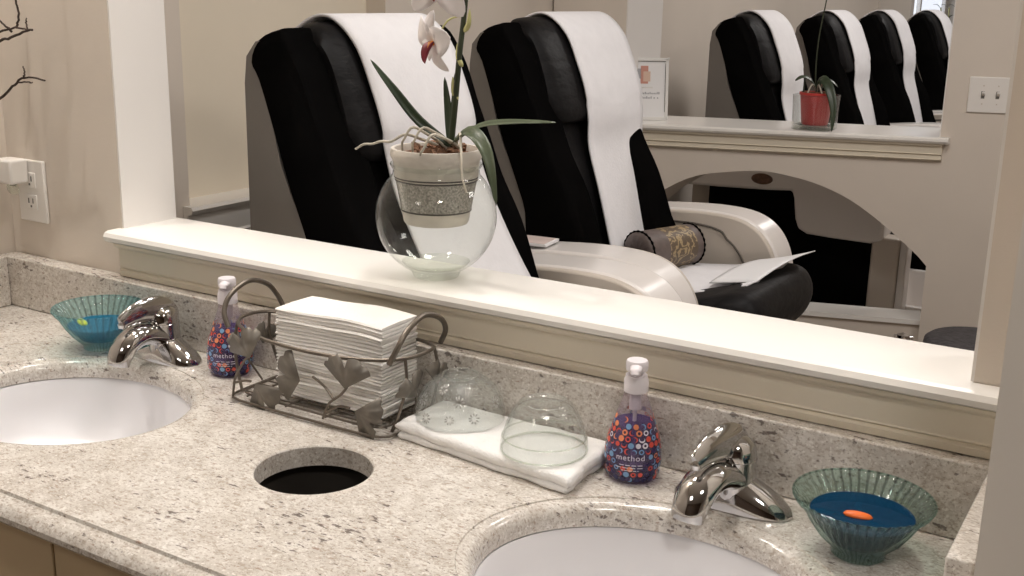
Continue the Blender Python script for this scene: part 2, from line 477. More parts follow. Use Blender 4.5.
def partition():
    T = .30
    def pb(mb, u0, u1, v0, v1, z0, z1):
        mb.prism([W2(u0, v0, z0), W2(u1, v0, z0), W2(u1, v1, z0), W2(u0, v1, z0)], (0, 0, z1 - z0))
    # half wall with the arch cut through it
    arch = [(1.092, 0), (1.090, .600), (1.06, .632), (1.012, .673), (.922, .745), (.815, .816), (.709, .862), (.604, .888), (.5, .900), (.378, .889), (.29, .873), (.22, .845), (.132, .790), (.08, .745), (-.02, .640), (-.09, .55), (-.095, 0)]
    zb = ZL - .022
    mid = crom([(a, b, 0) for a, b in arch[2:-1]], 4)
    low = [arch[0], arch[1]] + [(p.x, p.y) for p in mid] + [arch[-1]]
    mb = MB(); n = len(low)
    top = []
    for (u, z) in low: top.append((u, zb))
    for i in range(n - 1):
        (u0, z0), (u1, z1) = low[i], low[i + 1]
        f = []
        for v in (0, T):
            f.append([W2(u0, v, z0), W2(u1, v, z1), W2(u1, v, zb), W2(u0, v, zb)])
        if abs(u0 - u1) > 1e-4:
            mb.add(f[0], [(0, 1, 2, 3)]); mb.add(f[1], [(0, 1, 2, 3)])
            mb.add([f[0][3], f[0][2], f[1][2], f[1][3]], [(0, 1, 2, 3)])
        mb.add([f[0][0], f[0][1], f[1][1], f[1][0]], [(0, 1, 2, 3)])
    pb(mb, -.095 - .17, -.095, 0, T, 0, zb)
    pb(mb, -.094, 1.0905, .03, .15, 0, .380)
    pb(mb, -.265, -.002, 0, T, zb, 2.6)
    pb(mb, 1.092, 2.6, 0, T, 0, zb); pb(mb, 1.088, 2.6, 0, T, zb, 2.6)
    pb(mb, -.002, 1.088, 0, T, 2.3, 2.6)
    struct('wall_middle', mb, M['wall'], 'beige partition with an arch cut under its ledge', 'wall', smooth=0)
    j = MB(); pb(j, -.002, .002, .002, T, ZL, 2.3); pb(j, 1.084, 1.088, .002, T, ZL, 2.3)
    struct('trim_5', j, M['jamb'], 'pale jamb of the opening above the arch', 'trim')
    nose = [(T + .006, ZL), (-.030, ZL), (-.036, ZL - .005), (-.037, ZL - .013), (-.032, ZL - .020), (-.028, ZL - .022), (T + .006, ZL - .022)]
    l = MB(); l.prism([W2(.0, v, z) for v, z in nose], D2 * 1.086)
    for u, du in ((-.03, .03), (1.086, .034)):
        l.prism([W2(u, v, z) for v, z in nose if v < .1] + [W2(u, -.001, ZL - .022), W2(u, -.001, ZL)], D2 * du)
    struct('trim_6', l, M['trim'], 'white ledge above the arch holding the red pot', 'ledge', smooth=25)
    q = MB(); pb(q, -.094, 1.0900, .02, .16, .380, .397)
    struct('trim_8', q, M['trim'], 'low white curb across the foot of the arch', 'trim')
    ap = [(-.001, zb), (-.026, zb), (-.024, zb - .007), (-.016, zb - .012), (-.015, zb - .034), (-.018, zb - .036), (-.012, zb - .040), (-.013, zb - .052), (-.017, zb - .054), (-.010, zb - .060), (-.001, zb - .062)]
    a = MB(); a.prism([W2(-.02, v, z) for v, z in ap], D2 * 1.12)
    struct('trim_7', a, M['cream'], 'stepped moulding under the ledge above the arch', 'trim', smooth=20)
    # far end of the next room
    struct('wall_far', MB().box(-2.05, -1.83, 6.9, 7.0, 0, 2.6).box(-2.05, 3.2, 9.1, 9.2, 0, 2.6), M['wallfar'])
    wd = MB().box(-2.049, -2.04, 7.12, 9.0, .9, 2.35)
    wo = struct('window_1', wd, M['window'], 'bright daylit window beyond the last chairs', 'window')
    f = MB()
    for y in (7.08, 8.03, 8.98): f.box(-2.049, -2.01, y, y + .05, .86, 2.39)
    f.box(-2.049, -2.01, 7.08, 9.03, .86, .9).box(-2.049, -2.01, 7.08, 9.03, 2.35, 2.39)
    f.build('window_frame', M['trim'], wo)


room(); partition()


# ------------------------------------------------------------------ vanity
SINKS = ((-1.466, -.275, .224, .190), (-.458, -.283, .228, .190))
HOLE = (-.960, -.272, .082)


def ell(cx, cy, a, b, z, n=72): return [(cx + a * math.cos(2 * PI * i / n), cy + b * math.sin(2 * PI * i / n), z) for i in range(n)]


def vanity():
    x0, x1 = -2.028, -.124
    yf = -.545
    bm = bmesh.new()
    def loop(pts):
        vs = [bm.verts.new(p) for p in pts]
        return vs, [bm.edges.new((vs[i], vs[(i + 1) % len(vs)])) for i in range(len(vs))]
    ed = []
    outer, e = loop([(x0, .038, ZC), (x0, yf, ZC), (x1, yf, ZC), (x1, .038, ZC)]); ed += e
    holes = []
    for cx, cy, a, b in SINKS:
        vs, e = loop(ell(cx, cy, a, b, ZC)); ed += e
        holes.append((vs, [(1, ZC), (a - .001, ZC - .002), (a - .004, ZC - .0025), (a - .010, ZC - .0035), (a - .016, ZC - .007), (a - .020, ZC - .013), (a - .022, ZC - .020), (a - .022, ZC - .032)], (cx, cy, a, b)))
    vs, e = loop(ell(HOLE[0], HOLE[1], HOLE[2], HOLE[2], ZC)); ed += e
    holes.append((vs, [(1, ZC), (HOLE[2] - .002, ZC - .002), (HOLE[2] - .0025, ZC - .030)], (HOLE[0], HOLE[1], HOLE[2], HOLE[2])))
    bmesh.ops.triangle_fill(bm, use_beauty=True, use_dissolve=False, edges=ed)
    # drop faces that filled the cut-outs
    for f in list(bm.faces):
        c = f.calc_center_median()
        for _, _, (cx, cy, a, b) in holes:
            if ((c.x - cx) / a) ** 2 + ((c.y - cy) / b) ** 2 < .985:
                bm.faces.remove(f); break
    for vs, pr, (cx, cy, a, b) in holes:
        prev = vs; n = len(vs)
        for r, z in pr[1:]:
            d = a - r
            cur = [bm.verts.new(p) for p in ell(cx, cy, a - d, b - d, z)]
            for i in range(n):
                bm.faces.new((prev[i], prev[(i + 1) % n], cur[(i + 1) % n], cur[i]))
            prev = cur
    me = bpy.data.meshes.new('countertop')
    bmesh.ops.recalc_face_normals(bm, faces=bm.faces)
    bm.to_mesh(me); bm.free()
    mb = MB(); mb.v = [tuple(v.co) for v in me.vertices]; mb.f = [list(p.vertices) for p in me.polygons]; mb.m = [0] * len(mb.f)
    lip = [(yf, ZC), (yf - .002, ZC - .004), (yf - .006, ZC - .006), (yf - .014, ZC - .007), (yf - .022, ZC - .011), (yf - .027, ZC - .018), (yf - .027, ZC - .025), (yf - .022, ZC - .031), (yf - .012, ZC - .033), (yf + .05, ZC - .033)]
    mb.rings([[(x0, y, z) for y, z in lip], [(x1, y, z) for y, z in lip]], 0, False, False)
    c = mb.build('countertop', M['granite'], None, 30)
    tag(c, 'speckled beige granite vanity top with two oval sink cutouts and a round hole', 'countertop')
    MB().box(x0, x1, .0, .038, ZC + .0005, ZC + .102).build('backsplash', M['granite'], c, bevel=.003)
    MB().box(-.152, -.1235, -.257, -.0005, ZC + .0005, ZC + .102).build('side_splash', M['granite'], c, bevel=.003)
    MB().box(x0, x0 + .028, -.545, -.0005, ZC + .0005, ZC + .102).build('side_splash', M['granite'], c, bevel=.003)
    # cabinet below
    k = thing('vanity_cabinet', (0, 0, 0), 'tan painted cabinet under the granite vanity top', 'cabinet')
    b = MB(); yb = -.50
    b.box(x0, x1, yb, yb + .02, .70, ZC - .034).box(x0, x1, yb, yb + .02, .08, .12).box(x0, x1, -.45, -.43, 0, .08)
    b.box(x0, x0 + .02, yb, .03, .08, ZC - .034).box(x1 - .02, x1, yb, .03, .08, ZC - .034).box(x0, x1, yb, .03, .08, .10)
    b.box(x0, x1, .012, .03, .1, ZC - .034)
    b.build('body', M['cabinet'], k)
    MB().box(x0 + .03, x1 - .03, -.005, .008, .1, ZC - .04).box(x0 + .021, x1 - .021, -.478, -.005, .11, .12).build('interior', M['dark'], k)
    xs = [-2.025, -1.655, -1.192, -.73, -.36, -.127]
    for i in range(5):
        d = MB().box(xs[i] + .002, xs[i + 1] - .002, yb - .019, yb - .001, .12, ZC - .036).build('door', M['cabinet'], k, bevel=.002)
        MB().tube([(xs[i] + .05, yb - .02, .62), (xs[i] + .05, yb - .045, .63), (xs[i] + .05, yb - .045, .72), (xs[i] + .05, yb - .02, .73)], .005).build('handle', M['chrome'], d)
    # black waste liner under the round hole
    l = thing('waste_chute', (HOLE[0], HOLE[1], 0), 'black waste chute below the round hole in the granite', 'bin')
    MB().lathe([(.0, .28), (.098, .28), (.100, .30), (.102, ZC - .034), (.098, ZC - .034), (.094, .31), (0, .30)], 40).build('bin', M['dark'], l)
    for i, (cx, cy, a, b) in enumerate(SINKS):
        s = thing('sink', (cx, cy, ZC), ['white oval undermount sink at the left, beside the pale blue bowl', 'white oval undermount sink in front of the right-hand chrome faucet'][i], 'sink', 'undermount sinks')
        pr = [(1.02, -.0345), (1.02, -.0335), (.90, -.0335), (.885, -.04), (.875, -.07), (.84, -.115), (.70, -.142), (.45, -.152), (.12, -.156), (.12, -.17), (.5, -.165), (.75, -.155), (.90, -.125), (.97, -.07), (1.0, -.038), (1.02, -.036)]
        MB().lathe(pr, 64, sx=a, sy=b).build('basin', M['porcelain'], s, 50)
        MB().lathe([(0, -.158), (.016, -.157), (.023, -.154), (.026, -.156), (.022, -.18), (0, -.18)], 24).build('drain', M['chrome'], s)


vanity()


# ------------------------------------------------------------------ faucets
def faucet(x, rot, label):
    t = thing('faucet', (x, -.055, ZC), label, 'faucet', 'chrome vanity faucets')
    # base plate with two sloping wings
    b = MB(); rs = []
    for k in range(25):
        u = -1 + 2 * k / 24
        X = .0805 * u; a = abs(u)
        hy = .031 * math.sqrt(max(.0, 1 - a ** 3.2)) + .0008
        hz = .012 + .040 * (1 - a) ** .8 if a < 1 else .004
        hz = max(.002, hz * math.sqrt(max(0, 1 - a ** 6)))
        rs.append([(X, hy * math.cos(q) * (1 if q <= PI else 1), (hz * math.sin(q) if q <= PI else 0)) for q in [PI * i / 12 for i in range(13)]] )
    b.rings(rs, 0, True)
    b.build('base', M['chrome'], t, 60)
    p = thing_part = bpy.data.objects.new('column', None)
    bpy.data.objects.remove(p)
    c = MB().lathe([(.030, .015), (.0285, .03), (.027, .048), (.0265, .062), (.0275, .0625), (.0275, .066), (.0265, .0665), (.026, .078), (.023, .087), (.014, .093), (.001, .095)], 32)
    c.build('column', M['chrome'], t, 40)
    cs, sn = math.cos(rot), math.sin(rot)
    def rr(pts): return [(cs * a - sn * q, sn * a + cs * q, z) for a, q, z in pts]
    # spout: broad arch that comes down over the basin
    sp = crom(rr([(0, .0, .036), (0, -.030, .050), (0, -.058, .054), (0, -.082, .044), (0, -.096, .026), (0, -.100, .012)]), 6)
    n = len(sp); s = MB(); s.tube(sp, [.0245 + .003 * math.sin(PI * i / (n - 1)) - .003 * i / (n - 1) for i in range(n)], 18, flat=.72)
    so = s.build('spout', M['chrome'], t, 50)
    tip = sp[-1]; d = (sp[-1] - sp[-3]).normalized()
    MB().tube([tip - d * .004, tip + d * .0012], [.012, .011], 16).build('aerator', M['chrome'], so, 40)
    # lever: rises from the back of the column and curls forward over the spout
    lv = crom(rr([(0, .012, .060), (0, .010, .076), (0, -.004, .087), (0, -.030, .094), (0, -.062, .092), (0, -.090, .083)]), 6)
    n = len(lv); l = MB(); rs = []
    ra = [.014 + .008 * math.sin(PI * min(1, i / (n * .55))) * (1 if i < n * .3 else 1) for i in range(n)]
    ra = [.021 + .004 * math.sin(PI * i / (n - 1)) - .009 * (i / (n - 1)) ** 3 for i in range(n)]
    l.tube(lv, ra, 18, flat=.38)
    lo = l.build('lever', M['chrome'], t, 50)
    k = rr([(0, -.088, .081)])[0]
    MB().tube([Vector(k), Vector(k) + Vector((0, 0, -.006))], [.007, .0055], 14).build('lever_tip', M['chrome'], lo, 40)


faucet(-1.492, -.02, 'chrome single lever faucet between the pale blue bowl and the half hidden soap bottle')
faucet(-.443, -.22, 'chrome single lever faucet between the clear view soap bottle and the dark teal bowl')


# ------------------------------------------------------------------ ribbed bowls
def ribbed_bowl(x, y, r, h, m, wm, lev, label, group):
    t = thing('glass_bowl', (x, y, ZC), label, 'bowl', group)
    n = 288
    rib = lambda a, k: 1 + .019 * math.cos(44 * a) * (1 if 3 < k < 40 else 0)
    fr = .40
    prof = [(0, .004), (fr * r * .95, .0015), (fr * r, .003), (fr * r * .98, .009), (.46 * r, .015), (.60 * r, .026), (.74 * r, .042), (.86 * r, .060), (.95 * r, h - .008), (r, h - .001), (r, h)]
    inn = [(r - .0016, h), (.95 * r - .003, h - .008), (.86 * r - .003, .061), (.74 * r - .003, .044), (.58 * r - .003, .029), (.42 * r, .018), (0, .014)]
    b = MB().lathe(prof + inn, n, rad=rib).build('bowl_body', m, t, 60)
    MB().tube([(r * math.cos(2 * PI * i / 72), r * math.sin(2 * PI * i / 72), h) for i in range(72)], .0013, 8, closed=True).build('rim', m, t)
    ir = [(.0, .0145), (.42 * r - .001, .0185), (.58 * r - .004, .0295), (.74 * r - .004, .0445), (.86 * r - .004, .0615)]
    ws = [q for q in ir if q[1] < lev]
    a0, a1 = [q for q in ir if q[1] < lev][-1], ([q for q in ir if q[1] >= lev] + [(.95 * r - .004, h)])[0]
    f = (lev - a0[1]) / (a1[1] - a0[1]); wr = a0[0] + f * (a1[0] - a0[0])
    MB().lathe(ws + [(wr, lev), (0, lev)], 64).build('water', wm, t, 40)
    return t


ribbed_bowl(-.270, -.100, .080, .073, M['teal'], M['bluewater'], .052, 'ribbed teal glass bowl of dark blue water beside the right-hand wall', 'ribbed glass bowls')
ribbed_bowl(-1.628, -.081, .080, .076, M['teal2'], M['bluewater2'], .045, 'ribbed pale blue glass bowl of bright water at the far left of the counter', 'ribbed glass bowls')


def float_(x, y, z, m, label, rz, L=.017):
    mb = MB(); rs = []
    for k in range(13):
        u = -1 + 2 * k / 12; ww = .0072 * math.sqrt(max(0, 1 - abs(u) ** 2.4)) + .0002
        rs.append([(L * u, ww * math.cos(2 * PI * i / 14), .0032 + .0045 * math.sin(2 * PI * i / 14) * (ww / .0072) - .001 * u) for i in range(14)])
    mb.rings(rs)
    o = mb.build('floating_petal', m, None, 60); o.location = (x, y, z); o.rotation_euler.z = rz
    tag(o, label, 'petal')


float_(-.272, -.110, ZC + .0495, M['orange'], 'orange oval petal floating in the dark teal bowl', .25)
float_(-1.655, -.098, ZC + .0435, M['yellow'], 'yellow oval petal floating in the pale blue bowl', -.35)


# ------------------------------------------------------------------ soap bottles
BP = [(.0, .0), (.030, .0), (.0345, .004), (.0372, .014), (.0385, .030), (.0378, .045), (.0345, .062), (.029, .080), (.0235, .097), (.0185, .112), (.0158, .122), (.0150, .128)]


def prad(z):
    pr = BP[1:]
    for (r0, z0), (r1, z1) in zip(pr, pr[1:]):
        if z0 <= z <= z1: return r0 + (r1 - r0) * (z - z0) / (z1 - z0 + 1e-9)
    return pr[-1][0]


def soap(x, y, rz, label):
    t = thing('soap_bottle', (x, y, ZC), label, 'soap bottle', 'pump soap bottles', rz); t.scale.z = .965
    MB().lathe(BP, 48).build('bottle_body', M['bottle'], t, 50)
    ins = [(max(0, r - .0022), z + .002) for r, z in BP if z < .085]
    ins += [(0, ins[-1][1])]
    MB().lathe(ins, 48).build('liquid_soap', M['gel'], t, 50)
    MB().lathe([(.0155, .126), (.0165, .127), (.0165, .143), (.0150, .146), (.0145, .150), (.0, .150)], 32).build('collar', M['pump'], t, 40)
    p = MB().lathe([(.0085, .149), (.0085, .156), (.0145, .157), (.0150, .160), (.0150, .168), (.0135, .171), (.0, .172)], 32)
    p.tube(crom([(0, -.004, .163), (0, -.018, .1635), (0, -.026, .1625), (0, -.029, .159)], 4), [.0085] * 4 + [.0075] * 5 + [.0055] * 4, 14, flat=.62)
    p.build('pump_head', M['pump'], t, 45)
    MB().tube([(0, 0, .149), (0, 0, .01)], .0028, 10).build('dip_tube', M['pump'], t)
    MB().lathe([(.008, .10), (.008, .125), (.0, .126)], 16).build('pump_chamber', M['pump'], t)
    # printed circles and commas
    q = MB(); rr_ = random.Random(3)
    def on(th, z, off=.0005):
        r = prad(z) + off; return (r * math.sin(th), -r * math.cos(th), z)
    for row in range(11):
        z = .009 + row * .0083
        R0 = prad(z); nn = int(2 * PI * R0 / .0094)
        for k in range(nn):
            if row == 10 and rr_.random() < .55: continue
            if row == 9 and rr_.random() < .25: continue
            th = 2 * PI * (k + .5 * (row % 2)) / nn
            if row in (3, 4) and abs((th + PI) % (2 * PI) - PI) < .62: continue
            ro = .0033 + .0009 * rr_.random(); ri = ro * rr_.choice((.0, .0, .45, .55))
            u = rr_.random()
            if row >= 6: mi = 0 if u < .40 else 1 if u < .66 else 2 if u < .86 else 4
            elif row >= 2: mi = 0 if u < .25 else 1 if u < .36 else 2 if u < .75 else 3
            else: mi = 0 if u < .18 else 2 if u < .52 else 3
            N = 16; a0 = rr_.random() * 6; span = 2 * PI if rr_.random() < .62 else 4.2
            v = []
            for i in range(N + 1):
                a = a0 + span * i / N; w_ = 1 if span > 5 else math.sin(PI * i / N)
                rin = ri if span > 5 else ro - (ro * .55) * w_
                v.append(on(th + ro * math.cos(a) / R0, z + ro * math.sin(a)))
                v.append(on(th + rin * math.cos(a) / R0, z + rin * math.sin(a)))
            q.add(v, [(2 * i, 2 * i + 1, 2 * i + 3, 2 * i + 2) for i in range(N)], mi)
    # maker's word and the small lines below it, curved round the belly
    tx = bpy.data.curves.new('word', 'FONT'); tx.body = 'method'; tx.size = .0115; tx.align_x = 'CENTER'; tx.space_character = 1.1
    to = bpy.data.objects.new('word', tx); COL.objects.link(to)
    bpy.context.view_layer.update()
    me = to.evaluated_get(bpy.context.evaluated_depsgraph_get()).to_mesh()
    vs = [v.co.copy() for v in me.vertices]; fs = [list(p_.vertices) for p_ in me.polygons]
    q.add([on(c.x / prad(.038), .0385 + c.y, .0012) for c in vs], fs, 4)
    to.to_mesh_clear(); bpy.data.objects.remove(to)
    for i in range(3):
        zz = .031 - i * .004; hw = (.42, .5, .3)[i]
        pts = [(-hw + 2 * hw * k / 16) for k in range(17)]
        v = [on(a, zz, .001) for a in pts] + [on(a, zz + .0011, .001) for a in pts]
        q.add(v, [(k, k + 1, 18 + k, 17 + k) for k in range(16) if (k + i) % 4], 4)
    q.build('printed_label', [M['ink1'], M['ink2'], M['ink3'], M['ink4'], M['ink5']], t, 0)


soap(-.590, -.047, .35, 'purple pump soap bottle with printed circles standing beside the white towel')
soap(-1.343, -.046, .55, 'purple pump soap bottle partly hidden behind the wire basket')


# ------------------------------------------------------------------ wire basket and paper towels
def basket():
    t = thing('wire_basket', (-1.095, -.07, ZC), 'bronze wire basket with ginkgo leaves holding folded paper towels', 'basket')
    hx, hy = .158, .068
    def sup(a, hx, hy, z, e=3.2):
        c, s = math.cos(a), math.sin(a)
        k = (abs(c) ** e + abs(s) ** e) ** (-1 / e)
        return (hx * c * k, hy * s * k, z)
    rim = [sup(2 * PI * i / 72, .176, .072, .110 + .010 * math.cos(2 * PI * i / 72) ** 2, 2.6) for i in range(72)]
    MB().tube(rim, .0030, 8, closed=True).build('rim', M['wire'], t)
    fr = MB()
    fr.tube([sup(2 * PI * i / 64, hx + .002, hy + .010, .0045, 8) for i in range(64)], .0022, 8, closed=True)
    fr.tube([sup(2 * PI * i / 64, hx - .016, hy - .003, .012, 8) for i in range(64)], .0018, 6, closed=True)
    for k in range(7):
        y = -.054 + .018 * k
        fr.tube([(-hx + .012, y, .0125), (hx - .012, y, .0125)], .0013, 6)
    for x in (-.12, -.04, .04, .12): fr.tube([(x, -hy, .0105), (x, hy, .0105)], .0015, 6)
    fr.build('base_grid', M['wire'], t)
    for sx in (-1, 1):
        for sy in (-1, 1):
            MB().tube(crom([(sx * .166, sy * .036, .118), (sx * .171, sy * .040, .080), (sx * .162, sy * .044, .040), (sx * .150, sy * .048, .006)], 6), .0026).build('end_wire', M['wire'], t)
    for sx in (-1, 1):
        x = sx * .170
        MB().tube(crom([(x * .93, -.064, .116), (x * 1.0, -.060, .140), (x * 1.02, -.040, .163), (x * 1.02, 0, .176), (x * 1.02, .040, .163), (x * 1.0, .060, .140), (x * .93, .064, .116)], 6), .0042, 10).build('handle', M['wire'], t)
    # stems with ginkgo leaves on the front and the ends
    def ginkgo(c, rot, size, face, par):
        pts = [(0, -.10)]
        N = 16
        for i in range(N + 1):
            a = math.radians(-62 + 124 * i / N)
            rr_ = 1 + .05 * math.sin(i * 2.3) - (.42 if i == N // 2 else 0) - (.14 if i in (N // 2 - 1, N // 2 + 1) else 0)
            pts.append((rr_ * math.sin(a), rr_ * math.cos(a) * .92))
        v = []
        for u, q in pts:
            uu = (u * math.cos(rot) - q * math.sin(rot)) * size; qq = (u * math.sin(rot) + q * math.cos(rot)) * size
            bow = .10 * size * (math.cos(u * 2.2))
            v.append((c[0] + uu, c[1] - bow, c[2] + qq) if face == 'y' else (c[0] + face * bow, c[1] + uu, c[2] + qq))
        n = len(v)
        mb = MB().add(v, [(0, i, i + 1) for i in range(1, n - 1)])
        mb.build('leaf', M['leafmetal'], par, 60, solid=.0012)
    yf = -.0735
    stems = [[(-.145, yf, .008), (-.138, yf, .040), (-.118, yf, .070), (-.100, yf, .088)],
             [(-.142, yf, .030), (-.120, yf, .038), (-.105, yf, .040)],
             [(.040, yf, .010), (.052, yf, .036), (.075, yf, .055), (.088, yf, .070)],
             [(.046, yf, .020), (.070, yf, .036), (.092, yf, .038)],
             [(.062, yf, .045), (.045, yf, .062), (.022, yf, .073)]]
    for s in stems: MB().tube(crom(s, 6), .0020, 7).build('stem', M['wire'], t)
    for c, r, z in (((-.103, yf, .084), .55, .046), ((-.088, yf, .036), -2.6, .048), ((-.004, yf, .064), 1.45, .048), ((.088, yf, .074), .0, .050), ((.110, yf, .036), -2.0, .048)):
        ginkgo(c, r, z, 'y', t)
    for sx in (-1, 1):
        xx = sx * .173
        MB().tube(crom([(sx * .152, .0, .012), (sx * .166, -.010, .04), (xx, -.020, .065)], 5), .0018, 7).build('stem', M['wire'], t)
        ginkgo((xx, -.028, .062), .3 * sx, .040, sx, t); ginkgo((xx, .030, .066), -.35, .036, sx, t)


basket()


def towels():
    n = 26; z = ZC + .0145; th = .0054
    ords = ['topmost', 'second', 'third', 'fourth', 'fifth', 'sixth', 'seventh', 'eighth', 'ninth', 'tenth', 'eleventh', 'twelfth', 'thirteenth', 'fourteenth', 'fifteenth', 'sixteenth', 'seventeenth', 'eighteenth', 'nineteenth', 'twentieth', 'twenty-first', 'twenty-second', 'twenty-third', 'twenty-fourth', 'twenty-fifth', 'bottom']
    for k in range(n):
        L, Wd = .104, .043
        mb = MB(); rs = []
        g = random.Random(k)
        jx, jy = g.uniform(-.002, .002), g.uniform(-.0016, .0016)
        for i in range(11):
            u = -1 + 2 * i / 10; x = L * u
            wv = .0007 * math.sin(u * 5 + k * .5) + .0025 * (k / n) * math.sin(u * 2.2 + .6)
            pinch = .0009 if abs(u) == 1 else 0
            rs.append([(x + jx, -Wd + jy, z + pinch + wv), (x + jx, -Wd - .0016 + jy, z + th * .45 + wv), (x + jx, -Wd + .0005 + jy, z + th * .97 - pinch + wv),
                       (x + jx, 0, z + th * .97 - pinch + wv + (.0012 if k == n - 1 else 0)), (x + jx, Wd + jy, z + th * .97 - pinch + wv), (x + jx, Wd + jy, z + pinch + wv)])
        mb.rings(rs)
        o = mb.build('paper_towel', M['paper'], None, 50)
        o.location = (-1.078, -.060, 0); o.rotation_euler.z = g.uniform(-.008, .008)
        nm = ords[n - 1 - k]
        tag(o, ('%s white folded paper towel from the top of the stack in the basket' % nm) if k not in (0, n - 1) else '%s white folded paper towel of the stack in the basket' % nm, 'paper towel', 'folded paper towels in the wire basket')
        z += th


towels()


# ------------------------------------------------------------------ folded towel with two upturned glass bowls
def hand_towel():
    cs = [(-.936, -.124), (-.628, -.158), (-.632, -.012), (-.932, -.006)]
    mb = MB(); nu, nv = 80, 40
    def sheet(z0, z1, shrink, ph):
        rad = min(.009, (z1 - z0) / 2)
        def P(u, v, top):
            u = (1 - math.cos(PI * u)) / 2 * .5 + u * .5; v = (1 - math.cos(PI * v)) / 2 * .7 + v * .3
            a = [Vector((*c, 0)) for c in cs]
            p = (a[0] * (1 - u) + a[1] * u) * (1 - v) + (a[3] * (1 - u) + a[2] * u) * v
            c = sum(a, Vector()) / 4
            e = min(min(u, 1 - u) * .30, min(v, 1 - v) * .13)
            k = max(0, 1 - e / rad)
            p = c + (p - c) * shrink
            p.x += .004 * noise.noise((p.y * 26 + ph, 3.1, 0)) + .002 * noise.noise((p.y * 90, ph, 1)); p.y += .0045 * noise.noise((p.x * 22, ph, 0)) + .0015 * noise.noise((p.x * 80, ph, 4))
            rd = (z1 - z0) * .5 * (1 - math.sqrt(max(0, 1 - k * k)))
            lump = (.0030 * noise.noise((p.x * 24 + ph, p.y * 24, 0)) + .0008 * noise.noise((p.x * 120 + ph, p.y * 120, 0))) * (1 - k)
            lift = .003 * max(0, 1 - u * 4) * max(0, 1 - v * 2)
            return Vector((p.x, p.y, (z1 - rd + lump) if top else z0 + rd + (lift if not top and z0 > ZC + .005 else 0) + (max(0, lump) * .3)))
        g = [[P(i / nu, j / nv, True) for i in range(nu + 1)] for j in range(nv + 1)]
        h = [[P(i / nu, j / nv, False) for i in range(nu + 1)] for j in range(nv + 1)]
        v = [p for r in g for p in r] + [p for r in h for p in r]; o = (nu + 1) * (nv + 1); f = []
        I = lambda i, j: j * (nu + 1) + i
        for j in range(nv):
            for i in range(nu):
                f.append((I(i, j), I(i + 1, j), I(i + 1, j + 1), I(i, j + 1))); f.append((o + I(i, j), o + I(i, j + 1), o + I(i + 1, j + 1), o + I(i + 1, j)))
        edge = [I(i, 0) for i in range(nu)] + [I(nu, j) for j in range(nv)] + [I(i, nv) for i in range(nu, 0, -1)] + [I(0, j) for j in range(nv, 0, -1)]
        for k in range(len(edge)):
            a, b = edge[k], edge[(k + 1) % len(edge)]; f.append((a, b, b + o, a + o))
        mb.add(v, f)
    sheet(ZC + .0005, ZC + .0110, .972, 0); sheet(ZC + .0095, ZC + .0265, 1.0, 2.1)
    o = mb.build('hand_towel', M['terry'], None, 60)
    tag(o, 'folded white terry towel lying under two upturned glass bowls', 'towel')


hand_towel()


def dome1():
    t = thing('glass_bowl', (-.866, -.056, ZC + .0272), 'upturned cut glass bowl with etched flowers on the towel', 'bowl', 'upturned glass bowls')
    R0, H = .066, .066
    out = [(R0, 0), (R0, .003), (.0655, .014), (.061, .030), (.053, .046), (.043, .055), (.033, .0615), (.0285, .063), (.0275, H), (.025, H), (.023, H - .004), (0, H - .006)]
    inn = [(0, H - .010), (.022, H - .010), (.034, .057), (.050, .044), (.0585, .030), (.063, .014), (R0 - .0022, .001), (R0 - .001, 0)]
    b = MB().lathe(out + inn, 56).build('bowl_body', M['dome'], t, 60)
    MB().tube([(.0262 * math.cos(2 * PI * i / 40), .0262 * math.sin(2 * PI * i / 40), H) for i in range(40)], .0016, 8, closed=True).build('foot_ring', M['dome'], t)
    pr = out[1:8]
    def on(th, z):
        for (r0, z0), (r1, z1) in zip(pr, pr[1:]):
            if z0 <= z <= z1:
                r = r0 + (r1 - r0) * (z - z0) / (z1 - z0) + .0006; return Vector((r * math.sin(th), -r * math.cos(th), z)), r
        r = pr[-1][0]; return Vector((r * math.sin(th), -r * math.cos(th), z)), r
    g = random.Random(5)
    for th, z, s in ((-.55, .036, .0115), (-.25, .014, .0095), (-.95, .018, .0085), (.35, .018, .008), (.9, .020, .009), (.55, .042, .0095), (-1.5, .036, .0095), (1.6, .034, .0095), (2.4, .03, .009), (-2.3, .03, .009), (3.1, .034, .0095), (.0, .055, .007)):
        _, r = on(th, z); e = MB()
        for k in range(9):
            a = 2 * PI * k / 9 + g.random() * .2; pts = []
            for d, wd in ((.30, .0), (.55, .10), (.80, .13), (1.0, .0)):
                for sg in (1, -1):
                    x = s * (d * math.cos(a) - sg * wd * math.sin(a)); y = s * (d * math.sin(a) + sg * wd * math.cos(a))
                    pts.append(on(th + x / r, max(.004, min(.066, z + y * .9)))[0])
            e.add(pts, [(0, 2, 3, 1), (2, 4, 5, 3), (4, 6, 7, 5)])
        e.build('etched_pattern', M['etch'], t, 0)


